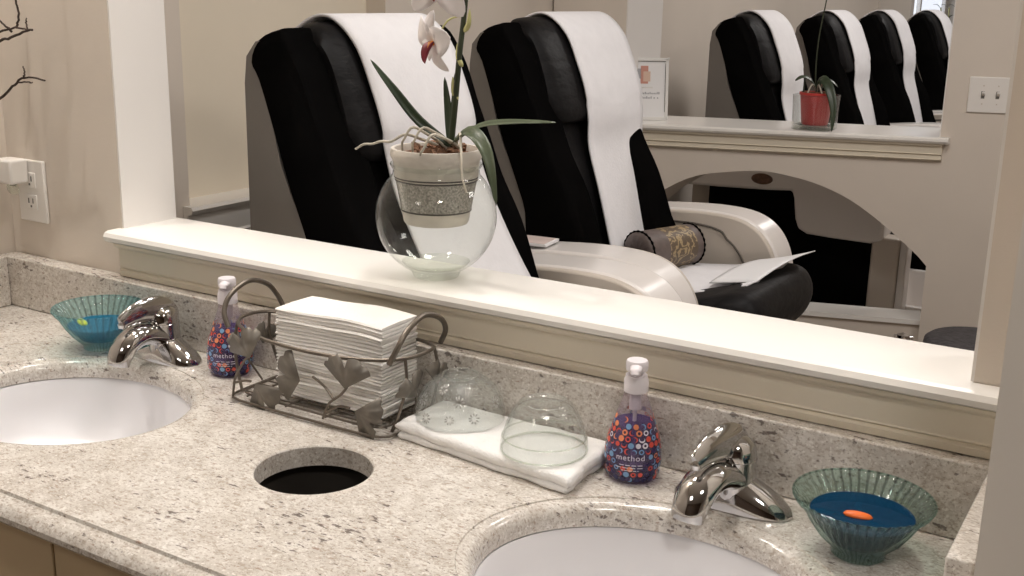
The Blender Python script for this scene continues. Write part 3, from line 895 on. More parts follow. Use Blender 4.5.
def dome2():
    t = thing('glass_bowl', (-.703, -.092, ZC + .0272), 'plain upturned clear glass bowl on the towel beside the soap bottle', 'bowl', 'upturned glass bowls')
    R0, H = .060, .070
    out = [(R0, 0), (R0 + .001, .002), (R0, .012), (.0590, .020), (.0565, .024), (.0525, .038), (.0445, .055), (.0385, .064), (.0345, H - .001), (.031, H), (.028, H - .003), (0, H - .004)]
    inn = [(0, H - .009), (.028, H - .009), (.037, .061), (.0425, .054), (.0505, .037), (.0543, .024), (.0565, .019), (R0 - .0025, .011), (R0 - .002, 0)]
    MB().lathe(out + inn, 56).build('bowl_body', M['glass'], t, 60)
    MB().tube([((R0 - .001) * math.cos(2 * PI * i / 48), (R0 - .001) * math.sin(2 * PI * i / 48), .0012) for i in range(48)], .0013, 8, closed=True).build('rim', M['glassbase'], t)
    MB().tube([(.0575 * math.cos(2 * PI * i / 48), .0575 * math.sin(2 * PI * i / 48), .020) for i in range(48)], .0011, 8, closed=True).build('step_ring', M['glassbase'], t)


dome1(); dome2()


# ------------------------------------------------------------------ globe vase with potted orchid
VX, VY = -1.012, .088


def globe():
    t = thing('globe_vase', (VX, VY, ZL), 'round clear glass globe vase on the ledge holding the orchid pot', 'vase')
    Rg = .096; zc = .098
    out = []
    for k in range(21):
        a = -PI / 2 + .42 + (PI - .42 - .80) * k / 20
        out.append((Rg * math.cos(a), zc + Rg * math.sin(a)))
    base = [(0, .002), (out[0][0] - .004, .0), (out[0][0], max(.0005, out[0][1] - .002))]
    top = out[-1]
    lip = [(top[0] - .001, top[1] + .008), (top[0] + .004, top[1] + .016), (top[0] + .003, top[1] + .018), (top[0] - .003, top[1] + .008)]
    inn = [(r - .003, zz) for r, zz in out[::-1] if zz > .018] + [(out[0][0] - .01, .014), (0, .013)]
    MB().lathe(base + out + lip, 72).build('globe', M['globe'], t, 60)
    MB().lathe([(0, .0125), (out[0][0] - .012, .0130), (out[1][0] - .006, out[1][1] + .001), (out[2][0] - .006, out[2][1]), (out[3][0] - .008, out[3][1])], 56).build('glass_base', M['glassbase'], t, 60)  # pale haze stands in for the ledge refracted through the globe's bottom


globe()


def orchid():
    z0 = .088        # foot of the pot above the ledge
    t = thing('potted_orchid', (VX, VY, ZL + z0), 'white and maroon orchid in an aged ceramic pot set into the globe vase', 'orchid')
    H = .118
    K = .825
    prof = [(0, 0), (.060, 0), (.0625, .003), (.066, .020), (.0665, .022), (.070, .040), (.0745, .062), (.078, .070), (.0795, .072), (.082, .098), (.085, .102), (.0875, .106), (.0875, .113), (.086, H), (.079, H), (.077, H - .006), (.075, .09), (.06, .02), (0, .015)]
    prof = [(q * K, zz) for q, zz in prof]
    MB().lathe(prof[:4] + [(.0655 * K, .0205)], 56).build('pot_foot', M['ceramic'], t, 40)
    MB().lathe([(q * K, zz) for q, zz in ((.0655, .0195), (.0672, .022), (.071, .040), (.0755, .060), (.0778, .0685))], 56).build('glazed_band', M['ceramicband'], t, 60)
    MB().lathe(prof[7:], 56).build('pot_collar', M['ceramic'], t, 40)
    for r, zz in ((a_ * K, b_) for a_, b_ in ((.0668, .0215), (.0780, .0690), (.0790, .0735))):
        MB().tube([(r * math.cos(2 * PI * i / 56), r * math.sin(2 * PI * i / 56), zz) for i in range(56)], .0013, 6, closed=True).build('groove', M['groove'], t)
    b = MB(); g = random.Random(4)
    b.lathe([(0, H - .004), (.04, H - .005), (.061, H - .010), (.060, H - .03)], 40)
    for _ in range(46):
        a = g.uniform(0, 2 * PI); r = .054 * math.sqrt(g.random()); s = g.uniform(.003, .007)
        c = Vector((r * math.cos(a), r * math.sin(a), H - .002 + g.uniform(0, .004)))
        rot = Matrix.Rotation(g.uniform(0, 6), 3, Vector((g.random() - .5, g.random() - .5, g.random() - .5)).normalized())
        v = [c + rot @ Vector((x * s, y * s * .7, z * s * .4)) for z in (-1, 1) for y in (-1, 1) for x in (-1, 1)]
        b.add(v, [(0, 2, 3, 1), (4, 5, 7, 6), (0, 1, 5, 4), (2, 6, 7, 3), (0, 4, 6, 2), (1, 3, 7, 5)])
    b.build('potting_bark', M['bark'], t, 0)
    def loc(x, z, dy=0.): return (x - VX, dy, z - ZL - z0)
    # leaves: targets are where each tip ends in the room
    sh = lambda t_: (math.sin(PI * min(1, .12 + t_ * .88)) ** .7) * (1 - .25 * t_)
    base = loc(-.985, 1.262)
    for path, wd, nm, up in (
            ([base, loc(-1.03, 1.298, -.02), loc(-1.072, 1.345, -.03), loc(-1.117, 1.388, -.03)], .0085, 'leaf', (0, -1, .6)),
            ([base, loc(-.93, 1.294, -.01), loc(-.87, 1.307, -.02), loc(-.783, 1.315, -.03)], .010, 'leafpale', (0, -.5, 1)),
            ([base, loc(-.93, 1.290, -.03), loc(-.885, 1.262, -.05), loc(-.862, 1.19, -.06)], .012, 'leafpale', (0, -.8, 1)),
            ([base, loc(-.985, 1.32, .01), loc(-.985, 1.375, .012)], .007, 'leaf', (0, -1, 0)),
            ([base, loc(-.996, 1.315, .01), loc(-1.004, 1.365, .01)], .008, 'leaf', (0, -1, 0))):
        blade(path, wd, shape=sh, up=up, fold=.3).build('leaf', M[nm], t, 60, solid=.0012)
    # flower stem and its stake
    st = crom([base, loc(-.978, 1.32), loc(-.970, 1.40), loc(-.959, 1.49), loc(-.955, 1.60), loc(-.975, 1.68)], 6)
    MB().tube(st, [.0052 - .0022 * i / (len(st) - 1) for i in range(len(st))], 9).build('flower_stem', M['stem'], t, 60)
    for x, z, s in ((-.962, 1.446, 1), (-.964, 1.395, -1), (-.972, 1.345, -1)):
        mb = MB()
        mb.tube(crom([loc(x, z - .012), loc(x + .008 * s, z), loc(x + .010 * s, z + .022)], 4), [.001, .003, .0042, .0044, .004, .0035, .0028, .0016, .0006], 8)
        mb.build('bud_scale', M['bud'], t, 60)
    # aerial roots over the rim
    for pts in ([loc(-1.0, 1.255), loc(-1.03, 1.278, -.04), loc(-1.06, 1.268, -.06), loc(-1.095, 1.262, -.06), loc(-1.125, 1.252, -.06)],
                [loc(-.99, 1.255), loc(-1.02, 1.29, -.04), loc(-1.035, 1.272, -.055), loc(-1.04, 1.25, -.05)],
                [loc(-.98, 1.262), loc(-.998, 1.292, -.045), loc(-1.012, 1.272, -.06), loc(-1.02, 1.25, -.05)],
                [loc(-.975, 1.262), loc(-.955, 1.285, -.02), loc(-.935, 1.262, -.045), loc(-.922, 1.225, -.06), loc(-.915, 1.205, -.06)],
                [loc(-.97, 1.26), loc(-.975, 1.285, -.055), loc(-.985, 1.262, -.075), loc(-1.0, 1.247, -.06)]):
        c = crom(pts, 6); n = len(c)
        MB().tube([p + Vector((0, 0, .0015 * math.sin(i))) for i, p in enumerate(c)], [.0025 - .001 * i / n for i in range(n)], 8).build('aerial_root', M['root'], t, 60)
    # blooms
    def bloom(c, fwd, s, roll, nm='flower'):
        f = Vector(fwd).normalized(); r = f.cross(Vector((0, 0, 1))).normalized(); u = r.cross(f)
        c = Vector(c)
        e = bpy.data.objects.new(nm, None); COL.objects.link(e); e.parent = t; e.empty_display_size = .02
        petal = lambda t_: math.sin(PI * min(1, .10 + t_ * .90)) ** .75
        for ang, L, wd in ((90, 1.0, .30), (28, 1.0, .46), (152, 1.0, .46), (-48, .95, .30), (-132, .95, .30)):
            a = math.radians(ang) + roll; d = r * math.cos(a) + u * math.sin(a)
            p0 = c; p1 = c + d * s * .5 * L + f * s * .10; p2 = c + d * s * L - f * s * .08
            blade([p0, p1, p2], wd * s, shape=petal, up=f, fold=.12).build('petal', M['petal'], e, 60, solid=.0009)
        lp = -u * .55 + f * .6
        blade([c, c + lp * s * .35, c + lp * s * .75 - u * s * .10], .20 * s, shape=petal, up=u + f, fold=.9).build('lip', M['maroon'], e, 60, solid=.0009)
        mb = MB(); mb.tube([c, c + f * s * .14, c + f * s * .22 - u * s * .1], [.07 * s, .08 * s, .04 * s], 10)
        mb.build('lip_throat', M['lipor'], e, 60)
    bloom(loc(-.992, 1.418, -.035), (-.45, -.85, -.25), .050, .30)
    bloom(loc(-.972, 1.505, -.045), (.25, -.90, .15), .062, .1)
    bloom(loc(-.96, 1.60, -.03), (.1, -.9, -.1), .050, -.1)
    MB().tube(crom([st[16], loc(-.985, 1.45, -.01), loc(-.999, 1.418, -.022)], 4), .0014, 7).build('flower_stalk', M['bud'], t, 60)


orchid()


# ------------------------------------------------------------------ wall fittings
def fittings():
    o = thing('wall_outlet', (-1.952, .0395, 1.095), 'white double wall outlet above the left end of the backsplash', 'outlet')
    MB().box(-.042, .042, -.007, .0, -.062, .062).build('cover_plate', M['plate'], o, bevel=.003)
    for z in (-.022, .022):
        s = MB().box(-.017, .017, -.0095, -.0065, z - .015, z + .015).build('socket', M['plate'], o, bevel=.003)
        MB().box(-.008, -.005, -.0102, -.009, z - .002, z + .008).box(.005, .008, -.0102, -.009, z - .002, z + .008).box(-.002, .002, -.0102, -.009, z - .010, z - .006).build('slot', M['slot'], s)
    MB().lathe([(.003, 0), (.003, .001), (0, .0015)], 10).build('screw', M['slot'], o).rotation_euler = (PI / 2, 0, 0)
    n = thing('night_light', (-1.968, .029, 1.128), 'white plug-in night light in the upper socket of the outlet', 'night light')
    MB().box(-.034, .018, -.040, -.0, -.016, .032).build('casing', M['plate'], n, bevel=.005)
    MB().tube(crom([(-.003, -.02, -.013), (-.003, -.026, -.022), (-.003, -.022, -.030), (-.003, -.014, -.030)], 4), .009, 10).build('clear_lens', M['glassbase'], n, 50)
    MB().box(-.012, -.006, -.022, -.012, -.022, -.0135).build('bulb_holder', M['slot'], n)
    # switches on the second partition
    p = W2(1.228, -.0005, 1.196)
    s = thing('light_switch', p, 'white triple light switch plate on the beige partition wall', 'light switch', rz=ANG)
    MB().box(-.069, .090, -.006, .0, -.059, .059).build('cover_plate', M['plate'], s, bevel=.004)
    for x in (-.024, .022, .068):
        g = MB().box(x - .0055, x + .0055, -.0068, -.005, -.012, .012).build('toggle_slot', M['slot'], s)
        MB().prism([(x - .004, -.006, -.004), (x - .004, -.006, .006), (x - .004, -.019, .012), (x - .004, -.019, .006)], (.008, 0, 0)).build('toggle', M['plate'], g)
        for z in (-.030, .030): MB().box(x - .002, x + .002, -.0068, -.005, z - .002, z + .002).build('screw', M['armin'], s)
    # twig arrangement at the left, mostly outside the picture
    v = thing('twig_arrangement', (-1.955, -.17, ZC), 'dark bare twigs reaching in above the outlet at the left', 'twigs')
    MB().lathe([(0, .0), (.03, .0), (.036, .01), (.038, .08), (.028, .14), (.03, .17), (.026, .17), (.024, .14), (.033, .08), (.03, .012), (0, .012)], 28).build('vase', M['ceramic'], v, 50)
    def L(x, y, z): return (x + 1.955, y + .17, z - ZC)
    g = random.Random(2)
    def tw(pts, r0, r1):
        c = crom([L(*p) for p in pts], 5); n = len(c)
        c = [p + Vector((g.uniform(-1, 1), g.uniform(-1, 1), g.uniform(-1, 1))) * .0016 for p in c]
        MB().tube(c, [r0 + (r1 - r0) * i / (n - 1) for i in range(n)], 6).build('twig', M['twig'], v, 60)
    yy = -.05
    tw([(-1.955, -.17, .88), (-1.965, -.15, 1.05), (-1.950, -.10, 1.24), (-1.905, yy, 1.283), (-1.855, yy, 1.313), (-1.825, yy, 1.327), (-1.768, yy, 1.326)], .0035, .0016)
    tw([(-1.955, -.17, .88), (-1.97, -.14, 1.1), (-1.955, -.08, 1.33), (-1.90, yy, 1.385), (-1.85, yy, 1.397), (-1.80, yy, 1.413), (-1.790, yy, 1.412)], .0035, .0018)
    tw([(-1.955, -.08, 1.33), (-1.93, -.06, 1.385), (-1.885, yy, 1.405), (-1.84, yy, 1.414), (-1.797, yy, 1.411)], .0026, .0015)
    tw([(-1.85, yy, 1.408), (-1.875, yy, 1.422), (-1.892, yy, 1.432)], .0022, .0012)
    tw([(-1.838, yy, 1.413), (-1.827, yy, 1.434), (-1.830, yy, 1.462), (-1.826, yy, 1.49)], .0024, .0016)
    tw([(-1.803, yy, 1.412), (-1.806, yy, 1.424), (-1.803, yy, 1.432)], .002, .001)
    tw([(-1.825, yy, 1.327), (-1.824, yy, 1.336), (-1.826, yy, 1.346)], .002, .001)
    tw([(-1.845, yy, 1.318), (-1.820, yy, 1.320), (-1.803, yy, 1.319)], .0018, .001)
    tw([(-1.955, -.17, .9), (-1.97, -.12, 1.2), (-1.975, -.03, 1.34), (-1.94, -.02, 1.46), (-1.93, .0, 1.62)], .003, .0012)
    tw([(-1.955, -.17, .9), (-1.985, -.2, 1.2), (-1.93, -.16, 1.5), (-1.90, -.12, 1.75)], .0035, .0012)
    def sh_(xw, zw, y=-.15):        # a point whose shadow from the small downlight lands at (xw, zw)
        k = (.04 - y) / .40
        return (xw + k * (-1.93 - xw), y, zw + k * (2.58 - zw))
    tw([(-1.965, -.17, .95), (-1.985, -.17, 1.3), (-1.975, -.16, 1.55), sh_(-1.935, 1.04), sh_(-1.93, 1.16), sh_(-1.965, 1.29)], .004, .0022)
    tw([sh_(-1.93, 1.16), sh_(-1.905, 1.20), sh_(-1.885, 1.33)], .003, .002)
    tw([sh_(-1.934, 1.10), sh_(-1.948, 1.2), sh_(-1.945, 1.36)], .0028, .002)
    tw([sh_(-1.937, 1.02), sh_(-1.90, 1.05), sh_(-1.89, 1.13), sh_(-1.85, 1.23)], .003, .002)
    tw([(-1.91, -.13, 1.66), (-1.86, -.10, 1.75), (-1.85, -.08, 1.86)], .0022, .001)


fittings()


# ------------------------------------------------------------------ pedicure chairs
CX = -1.45


def make_chair():
    t = thing('pedicure_chair', (CX, 0, 0), 'x', 'massage chair')
    sh = lambda pr: [(a - CX, b) for a, b in pr]
    # grey shell behind the back
    DZ = -.030
    lo = lambda pr: [(a - CX, b + (DZ if b > 1 else 0)) for a, b in pr]
    puff(lo([(-1.668, .25), (-1.668, .8), (-1.668, 1.34), (-1.660, 1.395), (-1.632, 1.425), (-1.59, 1.430), (-1.60, 1.40), (-1.612, 1.35), (-1.57, 1.18), (-1.543, 1.12), (-1.48, .98), (-1.44, .82), (-1.42, .25)]), -.285, .285, 16, 15, .08, 0).build('back_shell', M['shell'], t, 40)
    front = [(-1.545, 1.440), (-1.515, 1.385), (-1.485, 1.30), (-1.455, 1.20), (-1.425, 1.10), (-1.392, .97), (-1.362, .84), (-1.345, .74)]
    rear = [(-1.44, .74), (-1.47, .90), (-1.50, 1.01), (-1.550, 1.13), (-1.588, 1.24), (-1.628, 1.35), (-1.648, 1.385), (-1.628, 1.425), (-1.58, 1.444)]
    puff(lo(front + rear), -.19, .19, 8, 11, .25, 3).build('backrest', M['leather'], t, 50)
    wf = [(-1.510, 1.375), (-1.470, 1.28), (-1.430, 1.19), (-1.392, 1.10), (-1.335, .97), (-1.285, .84), (-1.25, .74)]
    for s in (-1, 1):
        puff(lo([(-1.555, 1.440)] + wf + rear), *sorted((s * .170, s * .292)), 5, 13, .16, 3).build('side_wing', M['leather2'], t, 50)
    pil = puff(lo([(-1.60, 1.458), (-1.545, 1.452), (-1.500, 1.408), (-1.463, 1.335), (-1.435, 1.262), (-1.420, 1.205), (-1.432, 1.180), (-1.462, 1.19), (-1.50, 1.27), (-1.545, 1.37), (-1.60, 1.435)]), -.212, .212, 6, 15, .4, 4)
    pil.build('head_pillow', M['leather'], t, 50)
    puff(sh([(-1.42, .715), (-1.2, .715), (-1.08, .722), (-.97, .75), (-.90, .770), (-.845, .757), (-.818, .70), (-.835, .63), (-.90, .58), (-1.0, .55), (-1.42, .55)]), -.255, .255, 7, 13, .35, 4).build('seat', M['leather'], t, 50)
    outer = [(-1.78, .832), (-1.62, .838), (-1.5, .846), (-1.38, .858), (-1.27, .867), (-1.17, .870), (-1.09, .864), (-1.035, .846), (-.995, .815), (-.968, .775), (-.952, .73), (-.944, .67), (-.946, .615)]
    outer = [(p.x, p.y) for p in crom([(a, b, 0) for a, b in outer], 3)]
    inner = [(-.99, .598), (-1.14, .600), (-1.235, .604), (-1.272, .622), (-1.287, .66), (-1.298, .74), (-1.308, .768), (-1.40, .760), (-1.6, .752), (-1.78, .748)]
    for s in (-1, 1):
        a = MB().prism([(x - CX, s * .439, z) for x, z in outer + inner], (0, -s * .14, 0))
        ao = a.build('armrest', M['arm'], t, 50, bevel=.012)
        # inner upholstered panel and its dark seam line
        pan = outer[:-1] + [(-.955, .56), (-1.1, .55), (-1.78, .55)]
        MB().prism([((x + 1.3) * .985 - 1.3 - CX, s * .284, z - .004) for x, z in pan], (0, s * .03, 0)).build('inner_panel', M['armin'], ao, 40, bevel=.006)
        ln = crom([((x + 1.5) * .90 - 1.53 - CX, s * .2825, z - .040 - (.012 if x > -1.05 else 0)) for x, z in outer[3:]], 2)
        MB().tube(ln, .0032, 6).build('seam', M['seam'], ao)
        MB().box(-.972 - CX, -.950 - CX, s * .375 - .022, s * .375 + .022, .655, .69).build('control_panel', M['button'], ao, bevel=.002)
        # dark outer side below the arm, badge and front post
        MB().prism([(x - CX, s * .405, z) for x, z in [(-1.66, .12), (-1.66, .80), (-1.05, .80), (-1.02, .62), (-.95, .58), (-.95, .12)]], (0, -s * .06, 0)).build('side_panel', M['leather2'], t, 40)
        MB().lathe([(0, .0015), (.042, .0015), (.044, 0), (.044, -.002)], 32, sy=.5).build('badge', M['badge'], ao, 40).matrix_local = Matrix.Translation((-1.43 - CX, s * .440, .803)) @ Matrix.Rotation(s * -PI / 2, 4, 'X')
    # pedestal and footbath
    p = MB().box(-1.64 - CX, -.96 - CX, -.28, .28, 0, .55); p.build('pedestal', M['leather2'], t, bevel=.02)
    b = MB(); x0, x1 = -.955 - CX, -.56 - CX
    def rr(x0, x1, h, r, z):
        o = []
        for cx, cy, a0 in ((x1 - r, h - r, 0), (x0 + r, h - r, 90), (x0 + r, -h + r, 180), (x1 - r, -h + r, 270)):
            for i in range(6):
                a = math.radians(a0 + 18 * i); o.append((cx + r * math.cos(a), cy + r * math.sin(a), z))
        return o
    b.rings([rr(x0, x1, .32, .05, 0), rr(x0, x1, .335, .05, .33), rr(x0, x1, .335, .05, .35), rr(x0 + .03, x1 - .03, .305, .04, .35), rr(x0 + .035, x1 - .035, .30, .04, .33), rr(x0 + .07, x1 - .07, .26, .04, .10)])
    b.build('footbath', M['arm'], t, 40)
    return t


CH = {}
PLACE = [(.620, .0, 'black pedicure chair with long white towel beside the globe vase, nearest the counter'),
         (1.508, -.045, 'black pedicure chair with a brown bolster on its seat, beside the arched partition'),
         (3.36, -.10, 'black pedicure chair directly behind the red orchid pot ledge, first beyond the partition'),
         (4.33, -.06, 'black pedicure chair second beyond the partition, partly behind the red pot stem'),
         (5.30, -.05, 'black pedicure chair third beyond the partition, right of the red orchid pot'),
         (6.28, .0, 'black pedicure chair farthest away, cut by the switch wall edge')]
proto = make_chair()
for i, (y, dx, lab) in enumerate(PLACE):
    c = proto if i == 0 else copy_tree(proto)
    c.location = (CX + dx, y, 0); tag(c, lab, 'massage chair', 'pedicure chairs in a row'); CH[i] = c


for i in (2, 3, 4, 5):          # their seats are run forward a little
    for ch in CH[i].children:
        if ch.name.split('.')[0] in ('armrest', 'side_panel'): ch.location.x += .085


# white towels hung over the chair heads
def chair_towel(i, label, near, far, wid=.155, off=0.):
    y, dx, _ = PLACE[i]; y += off
    mb = MB(); rows = []
    a = crom([(p[0], 0, p[1]) for p in near], 6); b = crom([(p[0], 0, p[1]) for p in far], 6)
    n = 13
    for p, q in zip(a, b):
        row = []
        for k in range(n):
            u = k / (n - 1); w_ = p.lerp(q, u)
            row.append((w_.x + dx + .004 * math.sin(u * 7 + w_.z * 9) * (1 if w_.z < 1.2 else .3), y - wid + 2 * wid * u, w_.z))
        rows.append(row)
    mb.rings(rows, 0, False, False)
    o = mb.build('towel', M['cloth'], None, 70, solid=.006)
    tag(o, label, 'towel', 'white towels over the chair backs')


prof = [(-1.682, 1.22), (-1.684, 1.34), (-1.665, 1.405), (-1.60, 1.447), (-1.545, 1.443), (-1.488, 1.393), (-1.450, 1.315), (-1.422, 1.242), (-1.408, 1.17), (-1.405, 1.08), (-1.375, .97), (-1.345, .86), (-1.325, .79)]
prof = [(a, b - (.010 if b > 1.1 else 0)) for a, b in prof]
prof1 = prof[:9] + [(-1.385, 1.085), (-1.335, .98), (-1.27, .87), (-1.20, .78), (-1.12, .733)]
chair_towel(0, 'white towel draped over the chair behind the orchid, hanging down to its seat', prof1, prof1, .168, .025)
chair_towel(1, 'white towel draped over the chair with the brown bolster', prof, prof, .175, .115)
chair_towel(2, 'white towel on the first chair beyond the partition, just left of the red pot', prof, prof, .14, .06)
chair_towel(3, 'white towel on the second chair beyond the partition, just right of the red pot', prof, prof, .14, .06)
chair_towel(4, 'white towel on the third chair beyond the partition, near the switch wall', prof, prof, .14, .06)
chair_towel(5, 'white towel on the farthest chair, showing as a sliver at the switch wall edge', prof, prof, .14, .06)


def bolster():
    t = thing('bolster_pillow', (-1.270, 1.612, .786), 'brown satin bolster with gold scroll pattern on the chair seat', 'pillow', rz=-.35)
    r = .061
    def cyl(y0, y1, ends):
        rs = []
        n = 10
        for k in range(n + 1):
            y = y0 + (y1 - y0) * k / n
            rs.append([(r * (1 + .012 * math.sin(3 * a + y * 20)) * math.cos(a), y, r * .97 * math.sin(a)) for a in (2 * PI * i / 40 for i in range(40))])
        return MB().rings(rs, 0, ends)
    cyl(-.112, -.045, False).build('body', M['brown'], t, 60)
    cyl(-.045, .066, False).build('patterned_band', M['brocade'], t, 60)
    cyl(.066, .092, False).build('body', M['brown'], t, 60)
    for s in (-1, 1):
        e = MB(); rs = []
        for k in range(8):
            u = k / 7; rs.append([(r * (1 - u ** 1.7 * .96) * math.cos(a), s * ((.092 if s > 0 else .112) + .018 * math.sin(u * PI / 2) - .008 * u ** 3 + .0015 * math.sin(14 * a) * u * (1 - u) * 3), r * .97 * (1 - u ** 1.7 * .96) * math.sin(a)) for a in (2 * PI * i / 40 for i in range(40))])
        e.rings(rs)
        e.build('gathered_end', M['brown'], t, 60)
        MB().tube([((r + .001) * math.cos(a), s * (.093 if s > 0 else .113), (r + .001) * .97 * math.sin(a)) for a in (2 * PI * i / 48 for i in range(48))], [.0040 if i % 2 else .0018 for i in range(48)], 7, closed=True).build('piping', M['leather2'], t)


bolster()


def seat_things():
    # towel spread on the seat, with a folded flap kicking up at the front
    mb = MB(); rows = []
    pts = crom([(-1.27, 0, .722), (-1.15, 0, .724), (-1.08, 0, .730), (-1.00, 0, .748), (-.94, 0, .768)], 5)
    for p in pts:
        rows.append([(p.x + .01 * math.sin(k), 1.375 + .035 * k, p.z + .004 + .004 * math.sin(k * 1.7 + p.x * 20)) for k in range(11)])
    mb.rings(rows, 0, False, False)
    o = mb.build('seat_towel', M['cloth'], None, 70, solid=.005); tag(o, 'white towel spread on the seat in front of the bolster', 'towel')
    mb = MB(); rows = []
    for j in range(9):
        v = j / 8
        rows.append([((-1.06 + .02 * v) * (1 - u) + (-.93 + .05 * v) * u, 1.42 + .34 * v, .752 + .012 * math.sin(3 * v) + (.022 + .010 * v) * u + .016 * u * u * v) for u in [i / 10 for i in range(11)]])
    mb.rings(rows, 0, False, False)
    o = mb.build('folded_sheet', M['sheet'], None, 70, solid=.003); tag(o, 'white folded sheet with a lifted corner at the seat front', 'paper')
    # magazine on the arm
    m = thing('magazine', (-1.435, 1.12, .868), 'pinkish magazine lying on the white armrest behind the globe vase', 'magazine', rz=.12)
    MB().box(-.055, .055, -.045, .045, .0, .006).build('pages', M['sheet'], m)
    MB().box(-.050, .048, -.040, .040, .006, .0075).build('cover', M['pinkcover'], m)
    # tap knob on the footbath rim
    k = thing('footbath_tap', (-.632, 1.845, .35), 'small chrome tap on the footbath rim at the base of the arch', 'tap')
    MB().lathe([(.022, 0), (.022, .006), (.014, .010), (.012, .20), (.018, .206), (.018, .226), (.0, .232)], 24).build('body', M['chrome'], k, 40)
    for a in range(4):
        MB().tube([(0, 0, .218), (.026 * math.cos(a * PI / 2 + .3), .026 * math.sin(a * PI / 2 + .3), .219)], [.005, .006], 10).build('handle', M['chrome'], k, 50)
    # column seen through the arch
    q = thing('console_column', (-.945, 2.985, 0), 'beige column with a pale edge strip seen through the right end of the arch', 'column')
    MB().box(-.060, .045, -.04, .05, 0, .625).build('column', M['armin'], q, bevel=.012)
    MB().box(.047, .075, -.035, .05, 0, .640).build('edge_strip', M['arm'], q, bevel=.006)
    # stool
    s = thing('stool', (-.492, 2.30, 0), 'dark grey upholstered stool below the light switch wall', 'stool')
    MB().lathe([(0, .405), (.150, .405), (.162, .412), (.166, .435), (.163, .458), (.150, .468), (.1, .472), (0, .473)], 44).build('seat', M['stool'], s, 60)
    MB().lathe([(0, .40), (.03, .40), (.03, .1), (.04, .08), (0, .07)], 20).build('column', M['chrome'], s, 40)
    for a in range(5):
        q = 2 * PI * a / 5
        l = MB().tube([(0, 0, .09), (.16 * math.cos(q), .16 * math.sin(q), .055)], [.016, .012], 10).build('leg', M['chrome'], s, 50)
        MB().lathe([(0, 0), (.02, .004), (.026, .022), (.02, .042), (0, .048)], 14, c=(.16 * math.cos(q), .16 * math.sin(q))).build('caster', M['leather2'], l, 50)


seat_things()


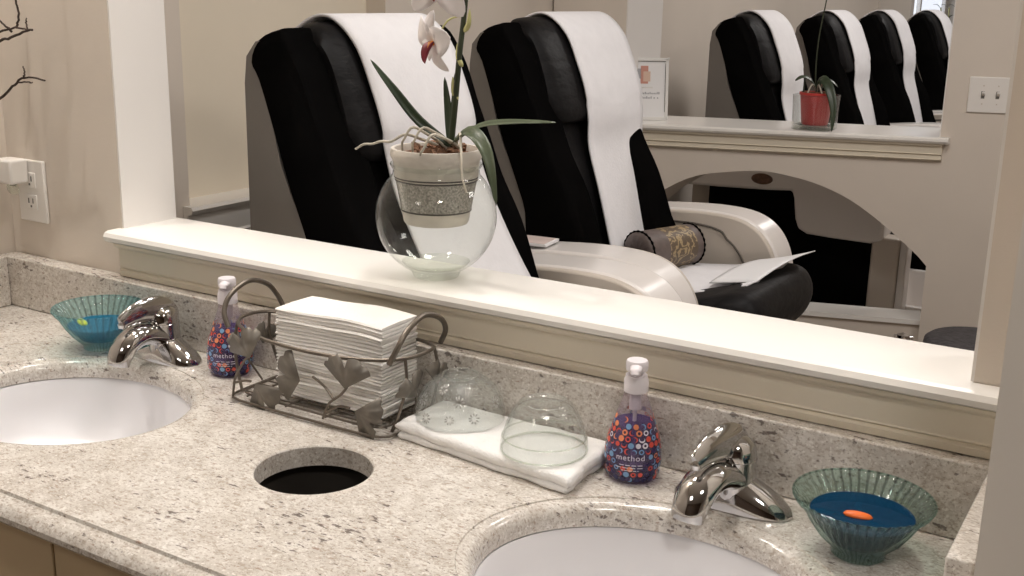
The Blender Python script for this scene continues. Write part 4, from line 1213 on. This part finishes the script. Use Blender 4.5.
# ------------------------------------------------------------------ things on the second ledge
def ledge_things():
    # standing sign in a pale frame, leaning back a little
    s = thing('table_sign', W2(.045, .10, ZL), 'framed white sign with a small picture standing on the ledge', 'sign', rz=ANG + .35)
    tilt = Matrix.Rotation(-.12, 4, 'X')
    def lean(o): o.matrix_local = tilt; return o
    hw, H = .078, .225
    f = MB().box(-hw, hw, -.006, .006, 0, .012).box(-hw, hw, -.006, .006, H - .012, H).box(-hw, -hw + .012, -.006, .006, 0, H).box(hw - .012, hw, -.006, .006, 0, H)
    lean(f.build('frame', M['frame'], s, bevel=.002))
    p = lean(MB().box(-hw + .011, hw - .011, -.003, .003, .011, H - .011).build('sheet', M['sheet'], s))
    b = MB()
    b.box(-.050, -.024, -.0042, -.0029, .150, .186, 0).box(-.026, .002, -.0042, -.0029, .132, .196, 1).box(-.016, .010, -.0046, -.0029, .140, .176, 2)
    b.build('picture', [M['grey'], M['pink'], M['tan']], p, 0)
    q = MB(); g = random.Random(8)
    for z in (.094, .078):
        x = -.045
        while x < .042:
            wd = g.uniform(.003, .005); h = g.choice((.005, .005, .008))
            if g.random() > .12: q.box(x, x + wd, -.0040, -.0029, z, z + h)
            x += wd + .0018
    q.build('printed_lines', M['grey'], p, 0)
    lean(MB().box(hw - .013, hw - .0115, -.0066, -.005, .03, H - .02).box(-hw + .012, hw - .012, -.0066, -.005, H - .0135, H - .0120).build('inner_line', M['slot'], s))
    MB().prism([(-.02, .008, .12), (.02, .008, .12), (.02, .075, .001), (-.02, .075, .001)], (0, .003, 0)).build('easel_back', M['frame'], s)
    # red potted orchid in a clear tumbler
    c = W2(.655, .060, ZL)
    v = thing('glass_cachepot', c, 'clear square-shouldered glass cachepot around the red pot', 'vase')
    def sq(r, z, n=48, e=4):
        o = []
        for i in range(n):
            a = 2 * PI * i / n; k = (abs(math.cos(a)) ** e + abs(math.sin(a)) ** e) ** (-1 / e); o.append((r * k * math.cos(a), r * k * math.sin(a), z))
        return o
    MB().rings([sq(.066, .0), sq(.070, .003), sq(.0715, .06), sq(.074, .118), sq(.0745, .121), sq(.0715, .121), sq(.069, .06), sq(.067, .016), sq(.03, .014)]).build('glass_wall', M['glass'], v, 50)
    MB().rings([sq(.064, .001), sq(.0655, .004), sq(.0655, .013), sq(.06, .0138)]).build('glass_base', M['glassbase'], v, 50)
    t = thing('potted_orchid', (c[0], c[1], ZL + .0165), 'leafless stemmed orchid in a red pot on the ledge above the arch', 'orchid')
    MB().lathe([(0, 0), (.043, 0), (.046, .004), (.0565, .102), (.060, .103), (.060, .112), (.056, .112), (.053, .10), (0, .095)], 40).build('pot', M['red'], t, 40)
    b = MB(); g = random.Random(9)
    b.lathe([(0, .103), (.052, .1)], 24)
    for _ in range(30):
        a = g.uniform(0, 2 * PI); r = .048 * math.sqrt(g.random()); q = .005 + .004 * g.random()
        b.box(r * math.cos(a) - q, r * math.cos(a) + q, r * math.sin(a) - q * .6, r * math.sin(a) + q * .6, .10, .106 + q)
    b.build('potting_bark', M['bark'], t, 0)
    sh = lambda t_: math.sin(PI * min(1, .1 + .9 * t_)) ** .7
    for path, up in (([(0, 0, .11), (-.02, -.02, .150), (-.045, -.035, .162), (-.066, -.05, .150)], (0, -.3, 1)),
                     ([(0, 0, .11), (.02, -.03, .160), (.055, -.055, .135), (.082, -.075, .07), (.088, -.09, -.012)], (0, -.8, .8)),
                     ([(0, 0, .11), (.03, .02, .150), (.06, .04, .13)], (0, -.3, 1))):
        blade(path, .016, shape=sh, up=up).build('leaf', M['leaf'], t, 60, solid=.0012)
    for pts in ([(0, 0, .11), (.012, -.03, .14), (.03, -.045, .112)], [(0, 0, .11), (.03, -.03, .15), (.045, -.04, .11)], [(0, 0, .11), (-.01, -.03, .14), (-.02, -.045, .11)]):
        MB().tube(crom(pts, 5), .0028, 7).build('aerial_root', M['root'], t, 60)
    st = crom([(-.005, 0, .10), (-.012, 0, .20), (-.010, 0, .30), (.004, 0, .42), (.012, 0, .50)], 5)
    MB().tube(st, .0022, 7).build('flower_stem', M['stem'], t, 60)
    MB().tube([(-.045, -.01, .10), (-.043, -.01, .165)], .0018, 6).build('stake', M['stem'], t)
    # plant by the far window
    f = thing('tall_vase', (-1.83, 8.35, 0), 'sprig in a tall floor vase before the far window', 'plant')
    MB().lathe([(0, 0), (.10, 0), (.13, .1), (.12, .5), (.05, .85), (.065, .95), (.055, .95), (.04, .85), (0, .8)], 32).build('vase', M['ceramic'], f, 50)
    for k in range(4):
        MB().tube(crom([(0, 0, .8), (.02 * k - .03, 0, 1.1), (.06 * k - .09, .03 * k, 1.45)], 5), .006, 6).build('stem', M['bud'], f, 60)
        for j in range(4):
            z = 1.2 + .08 * j; x = (.02 * k - .03) + (.04 * k - .06) * (z - 1.1) / .35
            blade([(x, 0, z), (x + .03 * (-1) ** j, -.01, z + .03), (x + .06 * (-1) ** j, -.02, z + .03)], .012, shape=sh).build('leaf', M['leafpale'], f, 60, solid=.001)


ledge_things()
